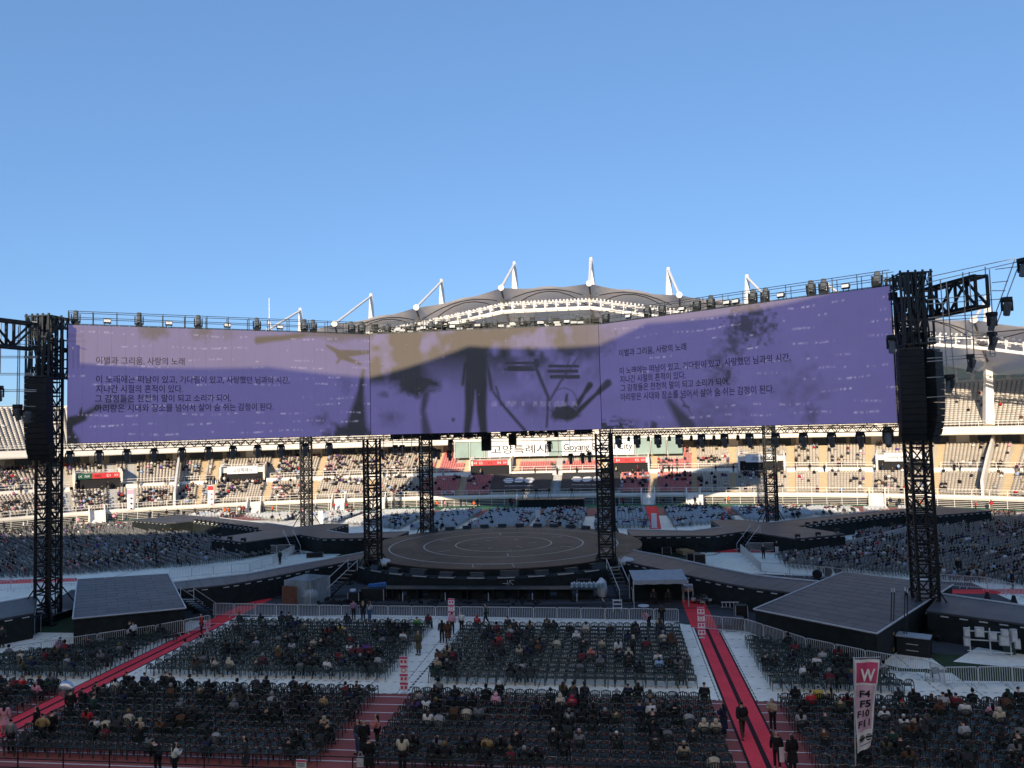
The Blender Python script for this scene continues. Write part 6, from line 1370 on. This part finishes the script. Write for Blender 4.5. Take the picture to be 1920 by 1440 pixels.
for px, lab, m in ((398, 'tall white flag with a red head at the stand front, left of centre', 'sign_red'), (243, 'tall white flag with pink print at the far left stand front', 'pink_pale')):
    a = a_of(*gp(px, 962)[:2]); X, Y = BP(a, .2); t = thing('stand_flag', lab, 'flag', (X, Y, 1)); rz = BT(a); mb = MB(); mb.box((X, Y, 3.7), (1.1, .04, 3.9), rz); mb.build('cloth', 'white_cloth', t); mb = MB(); mb.box((X, Y-.03, 5.1), (1.0, .05, .8), rz); mb.build('head_field', m, t); mb = MB(); mb.tube((X-.58, Y, 0), (X-.58, Y, 5.8), .04); mb.build('pole', 'galv', t); mb = MB()
    for k in range(6): mb.box((X+(.2 if k % 2 else -.2), Y-.03, 4.4-k*.48), (.26, .05, .24), rz)
    kind(mb.build('print', m if m != 'pink_pale' else 'mauve_print' if 'mauve_print' in MATS else 'ink', t), 'stuff')

# ================================================================== GEAR ROUND THE STAGE
def wedge(label, x, y, z, rz, s=1.):
    t = thing('stage_monitor', label, 'speaker', (x, y, z), rz, 'wedge monitors round the stage rim'); mb = MB(); w_, h = .62*s, .42*s
    mb.add([(-w_, -.3, 0), (w_, -.3, 0), (w_, .3, 0), (-w_, .3, 0), (-w_, -.3, h), (w_, -.3, h), (w_, .05, h), (-w_, .05, h)], [(0, 1, 5, 4), (1, 2, 6, 5), (2, 3, 7, 6), (3, 0, 4, 7), (4, 5, 6, 7), (3, 2, 1, 0)]); mb.build('cabinet', 'cabinet', t, org=(0, 0, 0))
    mb = MB(); mb.add([(-w_*.9, .285, .05), (w_*.9, .285, .05), (w_*.9, .07, h-.03), (-w_*.9, .07, h-.03)], [(3, 2, 1, 0)]); mb.build('grille', 'dark_steel', t, org=(0, 0, 0))
for i, an in enumerate(np.linspace(1.22*PI, 1.78*PI, 11)): wedge('black wedge monitor on the front stage ledge, %s from the left' % ORD[i+1], 17.1*math.cos(an), 17.1*math.sin(an), 1.45, an+PI/2+PI, 1.1 if i % 3 else 1.45)
for i, an in enumerate(np.linspace(.25*PI, .75*PI, 11)): wedge('black wedge monitor on the rear stage rim, %s from the right' % ORD[i+1], 15.2*math.cos(an), 15.2*math.sin(an), ZS+.004, an+PI/2, .9)
def tray(label, x, y, rz):
    t = thing('light_tray', label, 'light fixture', (x, y, 1.45), rz, 'light trays on the ledge'); mb = MB(); mb.box((0, 0, .12), (1.7, .34, .16)); mb.build('housing', 'dark_steel', t, org=(0, 0, 0)); mb = MB(); mb.box((0, -.18, .13), (1.6, .02, .09)); mb.build('lens', 'galv', t, org=(0, 0, 0))
for i, an in enumerate(np.linspace(1.2*PI, 1.8*PI, 13)): tray('long light tray on the front stage ledge, %s from the left' % ORD[i+1], 17.75*math.cos(an), 17.75*math.sin(an), an+PI/2)
for i, x in enumerate(np.arange(-9.4, 11, 1.95)):
    t = thing('sub_speaker', 'black subwoofer stack under the front shelf, %s from the left' % ORD[i+1], 'speaker', (x, -18.9, 0), 0, 'subwoofers under the front shelf'); mb = MB(); mb.box((0, 0, .46), (1.25, .9, .9)); mb.build('cabinet', 'cabinet', t, org=(0, 0, 0)); mb = MB(); mb.box((0, -.46, .46), (1.12, .03, .78)); mb.build('grille', 'skirt', t, org=(0, 0, 0))
    if i % 2: 
        t = thing('floor_light', 'small floor light in front of the subwoofers, %s from the left' % ORD[i//2+1], 'stage light', (x+.9, -20.3, 0), 0, 'floor lights before the stage'); mb = MB(); mb.box((0, 0, .1), (.3, .3, .2)); mb.tube((0, 0, .2), (0, .1, .62), .13, 8, .11); mb.build('housing', 'cabinet', t, org=(0, 0, 0)); mb = MB(); mb.tube((.3, 0, 0), (.3, 0, .75), .035, 6); mb.build('post', 'bag', t, org=(0, 0, 0))
def stairs(label, base, top, wd, n):
    b = np.array(base, float); tp = np.array(top, float); t = thing('stage_steps', label, 'stairs', b); d = tp-b; run = d[:2]; L = np.linalg.norm(run); u = run/L; s = np.array([-u[1], u[0]]); rz = math.atan2(u[1], u[0])
    for i in range(n): f = (i+.5)/n; q = b+d*f; mb = MB(); mb.box((q[0], q[1], b[2]+d[2]*(i+1)/n-.03), (L/n+.04, wd, .05), rz); mb.build('tread', 'dark_steel', t)
    for sg in (-1, 1):
        o = np.array([*(s*sg*wd/2), 0]); mb = MB(); mb.tube(b+o, tp+o, .06); mb.build('stringer', 'black_steel', t); mb = MB(); mb.path([b+o, b+o+(0, 0, 1.0), tp+o+(0, 0, .95), tp+o], .03, 6); mb.build('handrail', 'galv', t)
stairs('metal steps with handrails up to the stage at left', (-13.9, -20.2, 0), (-12.3, -16.2, 2.0), 1.15, 8)
stairs('metal steps with handrails up to the stage at right', (13.6, -20.3, 0), (12.5, -16., 2.0), 1.15, 8)
stairs('short steps with handrails on the rear right runway', (27.3, 5.2, 0), (29.4, 7.6, 1.9), 1.2, 7)
stairs('short steps with handrails on the rear left runway', (-27.3, 5.2, 0), (-29.4, 7.6, 1.9), 1.2, 7)
# tents
def tent_frame(t, P, h):
    mb = MB()
    for q in P: mb.tube((*q, 0), (*q, h), .035, 6)
    mb.build('frame_pole', 'galv', t)
t = thing('canopy_tent', 'open grey canopy tent at the right foot of the stage', 'tent', (16, -21, 0)); P = [(14.2, -22.6), (18.7, -22.1), (18.4, -19.6), (13.9, -19.9)]
for q in P: mb = MB(); mb.tube((*q, 0), (*q, 2.25), .035, 6); mb.build('pole', 'galv', t)
mb = MB(); n = 8
def cn(u, v): a = np.array(P[0])*(1-u)*(1-v)+np.array(P[1])*u*(1-v)+np.array(P[2])*u*v+np.array(P[3])*(1-u)*v; return (a[0], a[1], 2.27+.38*v+.07*math.sin(u*11)*math.sin(v*6))
for i in range(n):
    for j in range(4): mb.quad(cn(i/n, j/4), cn((i+1)/n, j/4), cn((i+1)/n, (j+1)/4), cn(i/n, (j+1)/4))
mb.build('roof_sheet', 'canopy', t, True); mb = MB()
for i in range(n): a, b = cn(i/n, 0), cn((i+1)/n, 0); mb.quad((a[0], a[1]-.02, a[2]-.3-.05*(i % 2)), (b[0], b[1]-.02, b[2]-.3-.05*((i+1) % 2)), (b[0], b[1]-.02, b[2]), (a[0], a[1]-.02, a[2]))
mb.build('valance', 'canopy', t); mb = MB(); mb.quad((13.95, -19.85, 0), (18.4, -19.55, 0), (18.4, -19.55, 2.5), (13.95, -19.85, 2.5)); mb.build('rear_sheet', 'skirt', t)
t = thing('clear_tent', 'small tent wrapped in clear plastic with a brown tarp at left', 'tent', (-15.4, -20.6, 0)); P = [(-16.6, -22.0), (-14.0, -22.5), (-13.2, -19.9), (-15.8, -19.2)]
for q in P: mb = MB(); mb.tube((*q, 0), (*q, 2.2), .035, 6); mb.build('pole', 'galv', t)
mb = MB(); c = np.mean(P, 0)
def wav(a, b, z0, z1, off, n=9, amp=.06):
    a, b = np.array(a), np.array(b); d = (b-a)/np.linalg.norm(b-a); o = np.array([d[1], -d[0]]); m_ = MB(); K = []
    for i in range(n+1): q = a+(b-a)*i/n+o*(off+amp*math.sin(i*2.1)); K.append(q)
    for i in range(n):
        for j in range(3): za, zb = z0+(z1-z0)*j/3, z0+(z1-z0)*(j+1)/3; m_.quad((*(K[i]+o*.04*math.sin(i+j)), za), (*(K[i+1]+o*.04*math.sin(i+1+j)), za), (*(K[i+1]+o*.04*math.sin(i+2+j)), zb), (*(K[i]+o*.04*math.sin(i+j+1)), zb))
    return m_
wav(P[0], P[1], .05, 2.2, .04).build('side_sheet', 'tarp_clear', t, True); wav(P[1], P[2], .05, 2.2, .04).build('side_sheet', 'tarp_clear', t, True); wav(P[3], P[0], .05, 2.2, .04).build('side_sheet', 'tarp_clear', t, True)
mb = MB(); rg = (c[0], c[1], 2.55)
for a, b in zip(P, P[1:]+P[:1]): mb.add([(*a, 2.2), (*b, 2.2), rg], [(0, 1, 2)])
mb.build('roof_sheet', 'tarp_clear', t); wav((-16.7, -22.1), (-15.1, -22.4), .02, 1.75, .14, 7, .1).build('brown_tarp', 'tarp_brown', t, True)
# small gear built as two-part objects
def simple(name, label, cat, parts, loc, group=None, rz=0.):
    t = thing(name, label, cat, loc, rz, group)
    for n_, m_, f in parts: mb = MB(); f(mb); mb.build(n_, m_, t, org=(0, 0, 0))
    return t
def case(label, px, py, d, z=0., m_='cabinet', rz=0.):
    p = gp(px, py, z); p[2] = z; return simple('flight_case', label, 'case', [('case_body', m_, lambda mb: mb.box((0, 0, d[2]*.42+.08), (d[0], d[1], d[2]*.84))), ('lid', m_, lambda mb: mb.box((0, 0, d[2]*.84+.08+d[2]*.07+.004), (d[0]*1.01, d[1]*1.01, d[2]*.14))), ('trim', 'galv', lambda mb: [mb.box((sx*d[0]/2, sy*d[1]/2, d[2]*.5+.05), (.05, .05, d[2])) for sx in (-1, 1) for sy in (-1, 1)])], p, None, rz)
case('long black case at the left of the front shelf', 700, 1125, (2.2, .8, 1.0)); case('black case behind the right stage steps', 1095, 1110, (1.2, .8, 1.1)); case('black case below the left tent', 665, 1128, (1., .7, .8))
case('dark case beside the right runway behind the canopy', 1390, 1165, (.9, .7, 1.2)); case('dark equipment case on the floor by the right ramp gear', 1300, 1052, (1.4, .8, .8)); case('tan crate among the gear behind the right runway', 1285, 1040, (1.3, 1.8, .5), 0, 'wood', .4); case('black trunk among the gear behind the right runway', 1312, 1058, (1.2, .8, 1.0)); case('dark trunk at the stage end of the right gear pile', 1250, 1040, (1.0, .7, .8)); case('dark roll of gear behind the left runway', 590, 1045, (2.0, .6, .5), 0, 'cabinet', .4); case('brown crate in the gear behind the left runway', 620, 1036, (1.6, .7, .5), 0, 'wood', .3); case('dark trunk nearest the stage behind the left runway', 640, 1028, (1.2, .7, .8))
case('covered dark case at the foot of the front left tower', 42, 1190, (2.2, 1.1, 1.3), 0, 'cabinet', .3)
for i, (px, py, lab) in enumerate(((582, 1122, 'blue-white plastic bundle beside the left tent'), (1128, 1120, 'white draped bundle left of the right steps'), (1340, 1128, 'white plastic bags beside the right carpet'), (720, 1062, 'white plastic sheet at the foot of the left stage tower'), (1175, 1060, 'white plastic sheets at the foot of the right stage tower'))):
    z = 0 if py > 1080 else 1.5; p = gp(px, py, z); t = thing('plastic_bundle', lab, 'bundle', p); sz = (.7, .5, .45) if i != 1 else (.55, .4, .95)
    mb = MB(); mb.sphere(p+(0, 0, sz[2]*.8), sz, 10, 7); mb.v = [(v[0]+.09*math.sin(v[1]*9+v[2]*7), v[1]+.08*math.sin(v[0]*8), v[2]+.06*math.sin(v[0]*11+v[1]*5)) for v in mb.v]; mb.build('wrap', 'bag', t, True); mb = MB(); mb.box(p+(0, 0, .04), (sz[0]*1.3, sz[1]*1.3, .06)); mb.build('pallet', 'dark_floor', t)
for i in range(14):
    p = gp(1072+i*4.6, 1103-(i % 2)*1.5, 1.04); simple('water_bottle', 'large clear water bottle on the shelf left of the right steps, %s in line' % ORD[i+1], 'bottle', [('bottle_body', 'bottle', lambda mb: mb.tube((0, 0, 0), (0, 0, .34), .12, 8)), ('neck', 'bag', lambda mb: mb.tube((0, 0, .34), (0, 0, .46), .11, 8, .04))], (p[0], -19.2+.25*(i % 2), 1.01), 'water bottles on the shelf')
simple('blue_drum', 'blue plastic drum with white lid left of the front shelf', 'drum', [('drum_body', 'blue', lambda mb: mb.tube((0, 0, 0), (0, 0, .95), .3, 12)), ('lid', 'bag', lambda mb: mb.tube((0, 0, .95), (0, 0, 1.1), .27, 12))], gp(662, 1128))
simple('blue_crate', 'heap of blue crates on the left end of the shelf', 'crate', [('crate', 'blue', lambda mb: [mb.box((x, .1*x, .14+.05*k), (.6, .5, .28), .3*k) for k, x in enumerate((-.5, 0, .45))])], (-8.9, -19.2, 1.02))
def bin_(px, py, lab, m_='dark_green'): simple('litter_bin', lab, 'bin', [('bin_body', m_, lambda mb: mb.tube((0, 0, .02), (0, 0, .82), .33, 12, .42)), ('rim', m_, lambda mb: mb.tube((0, 0, .82), (0, 0, .9), .46, 12))], gp(px, py))
bin_(1632, 1214, 'round dark green bin at the near corner of the front right platform'); bin_(1384, 1180, 'round bin with pale lid by the right barriers', 'dark_floor'); bin_(1893, 1226, 'square green bin beside the grey electrical boxes')
simple('folding_ladder', 'aluminium ladder lying beside the right runway', 'ladder', [('rail', 'galv', lambda mb: mb.tube((-1.3, 0, .12), (1.3, -.25, .12), .05)), ('rail', 'galv', lambda mb: mb.tube((-1.3, 0, .55), (1.3, -.25, .62), .05)), ('rungs', 'galv', lambda mb: [mb.tube((x, -.1*x-.1, .12), (x, -.1*x-.1, .58), .035) for x in np.linspace(-1.2, 1.2, 9)])], gp(1383, 1142))
simple('side_table', 'small table with drawers beside the canopy tent', 'table', [('top', 'wood', lambda mb: mb.box((0, 0, .95), (.9, .7, .06))), ('leg', 'galv', lambda mb: [mb.tube((sx*.4, sy*.3, 0), (sx*.4, sy*.3, .95), .03) for sx in (-1, 1) for sy in (-1, 1)]), ('tray', 'galv', lambda mb: [mb.box((0, 0, 1.06+.12*k), (.8, .6, .05)) for k in range(4)])], gp(1291, 1128))
simple('step_stool', 'small metal step unit below the right stage steps', 'steps', [('tread', 'galv', lambda mb: [mb.box((0, .3*k, .25+.25*k), (.7, .3, .05)) for k in range(3)]), ('side', 'galv', lambda mb: [mb.tube((sx*.35, -.15, 0), (sx*.35, .75, .8), .04) for sx in (-1, 1)])], gp(1158, 1146))
simple('round_table', 'small white round table behind the barriers before the canopy tent', 'table', [('top', 'bag', lambda mb: mb.tube((0, 0, .5), (0, 0, .56), .45, 12)), ('leg', 'galv', lambda mb: mb.tube((0, 0, 0), (0, 0, .5), .04))], gp(1207, 1148))
for i, (px, py, lab) in enumerate(((1225, 1126, 'dark-clad worker sitting under the canopy tent, left'), (1252, 1126, 'dark-clad worker sitting under the canopy tent, right'))):
    p = gp(px, py); person((p[0], -20.6, -.03), 2.9, lab, 'sit', 'short', 'jacket', CN['charcoal'], group='workers by the stage'); t = thing('plastic_armchair', 'armchair under the canopy tent, %s' % ('left' if i == 0 else 'right'), 'chair', (p[0], -20.6, 0), 2.9)
    for n_, me in CH: link(n_, me, t)
for i, (px, py) in enumerate(((1308, 1131), (1322, 1134))):
    p = gp(px, py); t = thing('plastic_armchair', 'dark red armchair beside the short right carpet, %s' % ('nearer the tent' if i == 0 else 'nearer the bags'), 'chair', (p[0], p[1], 0), 2.+i)
    for n_, me in CH: link(n_, me, t)
# electrical boxes on a pipe stand at the right
g = gp(1858, 1230); t = thing('electrical_rack', 'grey electrical boxes mounted on a white pipe stand at right', 'electrical rack', g)
for z in (.25, .95, 1.5): mb = MB(); mb.tube(g+(-1.25, .3, z), g+(1.2, -.25, z), .04, 6); mb.build('cross_pipe', 'bag', t)
for x in (-1.1, 0, 1.1): mb = MB(); mb.tube(g+(x, -.22*x, 0), g+(x, -.22*x, 1.75), .04, 6); mb.build('upright', 'bag', t)
for x, z, w_, h in ((-1.3, 1.45, .34, .55), (-.6, 1.5, .5, .6), (-1.35, .85, .3, .55), (.1, 1.3, .45, .5), (.75, 1.55, .4, .4), (.7, 1.05, .55, .6), (1.25, 1.4, .32, .8), (1.4, .9, .3, .6)): mb = MB(); mb.box(g+(x, -.22*x-.14, z), (w_, .22, h), -.22); b = mb.build('box', 'grey_box', t); mb = MB(); mb.box(g+(x, -.22*x-.265, z), (w_*.8, .02, h*.8), -.22); mb.build('cover', 'bag', b)
# ballast and crates piled at the foot of the front right tower
g = gp(1668, 1222); rz = -.45
simple('tower_ballast', 'stack of dark crates and timber at the foot of the front right tower', 'crates', [('crate', 'cabinet', lambda mb: mb.box((-.9, .3, .6), (2.2, 1.4, 1.2))), ('crate', 'cabinet', lambda mb: mb.box((1.3, .1, .55), (1.9, 1.3, 1.1))), ('timber', 'wood', lambda mb: mb.box((-.9, -.45, 1.28), (2.3, .22, .14))), ('timber', 'wood', lambda mb: mb.box((-.9, -.62, .3), (2.2, .2, .22))), ('tarpaulin', 'canopy', lambda mb: mb.box((1.3, .1, 1.16), (2.0, 1.2, .06))), ('handle', 'galv', lambda mb: [mb.tube((.9, -.57, z), (1.6, -.57, z), .025) for z in (.35, .75)])], (g[0]+.2, g[1]+.1, 0), None, rz)
for i, (px, py) in enumerate(((1672, 1110), (1677, 1110), (1697, 1108), (1702, 1112))):
    a = yp(px-3, 1218, -34.3); b = yp(px, py, -34.3); simple('guy_rod', 'thin dark rod leaning before the front right tower, %s from the left' % ORD[i+1], 'rod', [('shaft', 'dark_steel', lambda mb: mb.tube((0, 0, 0), b-np.array((a[0], a[1], 0)), .035, 6)), ('tip', 'bag', lambda mb: mb.tube(b-np.array((a[0], a[1], 0)), b-np.array((a[0], a[1], 0))+(0, 0, .25), .04, 6))], (a[0], a[1], 0), 'rods before the right tower')
for i, (px, py) in enumerate(((1852, 1133), (1902, 1140))):
    simple('black_cone_bag', 'black bagged bundle on the pale floor behind the right runway, %s' % ('left' if i == 0 else 'right'), 'bag', [('sack', 'cabinet', lambda mb: mb.tube((0, 0, 0), (0, 0, .8), .4, 10, .15)), ('knot', 'cabinet', lambda mb: mb.sphere((0, 0, .85), .16, 8, 6))], gp(px, py))
for i, (px, py) in enumerate(((1533, 1086), (1552, 1081), (1573, 1079))):
    simple('stage_fan', 'round black stage fan at the rear edge of the right platform, %s from the left' % ORD[i+1], 'fan', [('housing', 'cabinet', lambda mb: mb.tube((-.2, 0, .5), (.2, 0, .5), .42, 12)), ('stand', 'dark_steel', lambda mb: mb.box((0, 0, .06), (.5, .6, .1)))], gp(px, py), 'stage fans by the right platform', .9)
for i, (px, py) in enumerate(((358, 1140), (368, 1150), (376, 1140), (362, 1128))):
    simple('stage_fan', 'dark fixture beside the stairs of the front left platform, %s of four' % ORD[i+1], 'fan', [('housing', 'cabinet', lambda mb: mb.tube((-.2, 0, .5), (.2, 0, .5), .36, 10)), ('stand', 'dark_steel', lambda mb: mb.box((0, 0, .06), (.5, .6, .1)))], gp(px, py), 'fixtures by the left platform', .9)
stairs('dark steps on the right side of the front left platform', gp(392, 1152), (-22.0, -28.6, 1.9), 1.2, 7)
# floor lights along the rear runways
for sg, nm in ((1, 'right'), (-1, 'left')):
    A = np.array([36.3, 13.6]); B = np.array([52.5, 24.9])
    for i in range(14):
        q = A+(B-A)*(i+.5)/14; simple('runway_light', 'black light on the near edge of the rear %s runway, %s from the stage' % (nm, ORD[i+1]), 'stage light', [('housing', 'cabinet', lambda mb: mb.box((0, 0, .2), (.5, .4, .4))), ('lens', 'bag', lambda mb: mb.box((0, -.21, .08), (.32, .03, .1)))], (sg*q[0], q[1], ZS-.02), 'lights along the rear runways')
    for i, (x, y) in enumerate(((38.6, 7.0), (35.8, 4.6), (33.2, 3.1))): simple('runway_light', 'black light on the tip of the rear %s runway lobe, %s' % (nm, ORD[i+1]), 'stage light', [('housing', 'cabinet', lambda mb: mb.box((0, 0, .22), (.5, .45, .44))), ('lens', 'bag', lambda mb: mb.box((0, -.24, .1), (.3, .03, .1)))], (sg*x, y, ZS-.01), 'lights along the rear runways')
# camera platform before the far stand
t = thing('camera_platform', 'dark camera platform with pale skirt before the far stand', 'platform', (.6, 58.5, 0)); mb = MB(); mb.box((.6, 58.5, .75), (12.6, 3., 1.5)); mb.build('skirt', 'skirt', t); mb = MB(); mb.box((.6, 58.5, 1.56), (12.8, 3.2, .12)); mb.build('deck_board', 'deck', t); mb = MB()
for z in (1.0, .5): mb.tube((-5.8, 56.9, 1.6+z), (7., 56.9, 1.6+z), .04)
for x in np.arange(-5.8, 7.2, 1.6): mb.tube((x, 56.9, 1.6), (x, 56.9, 2.7), .04)
mb.build('railing', 'galv', t)
for i, x in enumerate((-4.6, -2.2, .3, 4.6)): simple('broadcast_camera', 'broadcast camera on a tripod on the far camera platform, %s from the left' % ORD[i+1], 'camera', [('camera_body', 'cabinet', lambda mb: [mb.box((0, 0, 1.75), (.45, .9, .5)), mb.tube((0, -.4, 1.75), (0, -.95, 1.72), .2, 8)]), ('tripod_leg', 'dark_steel', lambda mb: [mb.tube((0, 0, 1.5), (.5*math.cos(q), .5*math.sin(q), 0), .05) for q in (0, 2.1, 4.2)])], (x, 58.6, 1.62), 'broadcast cameras')
# white sign pillars behind the stage
for i, (px, py) in enumerate(((1009, 982), (602, 982), (1227, 990), (1463, 972), (1315, 950))):
    p = gp(px, py); simple('pillar_sign', 'narrow white sign standing in the rear aisles, %s' % ('behind the stage centre', 'beside the far-left tower', 'on the orange-red ramp', 'beside the far-right tower', 'on the track before the stand')[i], 'sign', [('board', 'white_board', lambda mb: mb.box((0, 0, 1.1), (.75, .08, 2.1))), ('foot', 'galv', lambda mb: mb.box((0, 0, .03), (.9, .5, .05)))], (p[0], p[1], 0))
# hoist cables beside the far towers and the flagpole mast left of the roof
p = yp(505, 600, 92); simple('antenna_mast', 'thin white mast rising behind the left wing of the screen', 'mast', [('pole', 'white_steel', lambda mb: mb.tube((0, 0, 0), (0, 0, p[2]+5.5), .35, 6, .1)), ('bracing', 'white_steel', lambda mb: [mb.tube((sx*1.6, 0, p[2]-6), (0, 0, p[2]), .12) for sx in (-1, 1)])], (p[0], 92, 0))
# cables and odds and ends piled about
def clutter(label, c, rx, ry, n, zmax=.5, mats='cabinet'):
    t = thing('cable_heap', label, 'cables', (c[0], c[1], 0)); mb = MB()
    for k in range(n):
        x, y = c[0]+random.gauss(0, rx/2), c[1]+random.gauss(0, ry/2); s = random.uniform(.1, .4); mb.box((x, y, random.uniform(.05, zmax)), (s, s*random.uniform(.3, 1), random.uniform(.06, .3)), random.uniform(0, 3), random.uniform(-.4, .4))
    kind(mb.build('odds_and_ends', mats, t), 'stuff'); mb = MB()
    for k in range(7):
        a = random.uniform(0, 6); r = random.uniform(.3, rx*.8); P = [(c[0]+r*math.cos(a+q*.5)*rx/2, c[1]+r*math.sin(a+q*.5)*ry/2, .04+.02*k) for q in range(9)]; mb.path(P, .03, 4)
    kind(mb.build('cable_loops', 'cabinet', t), 'stuff')
clutter('tangle of cables and parts beside the ballast of the front right tower', gp(1752, 1195)[:2], 2.0, 1.2, 40, .8)
clutter('cables and small parts in front of the subwoofers', (0, -20.9), 9, .8, 40, .25)
clutter('cables piled at the foot of the front left tower', gp(62, 1172)[:2], 2.0, 1.4, 40, .9)
clutter('gear and cables piled behind the right runway by the stage', gp(1262, 1036)[:2], 4.0, 2.6, 60, 1.0)
clutter('gear and cables piled behind the left runway by the stage', gp(615, 1034)[:2], 3.6, 2.0, 50, .8)
clutter('boxes and bags on the floor by the canopy tent', gp(1330, 1130)[:2], 2.2, .9, 25, .4, 'grey_box')
clutter('parts and bags on the floor by the clear tent', gp(650, 1133)[:2], 2.4, .9, 30, .4)
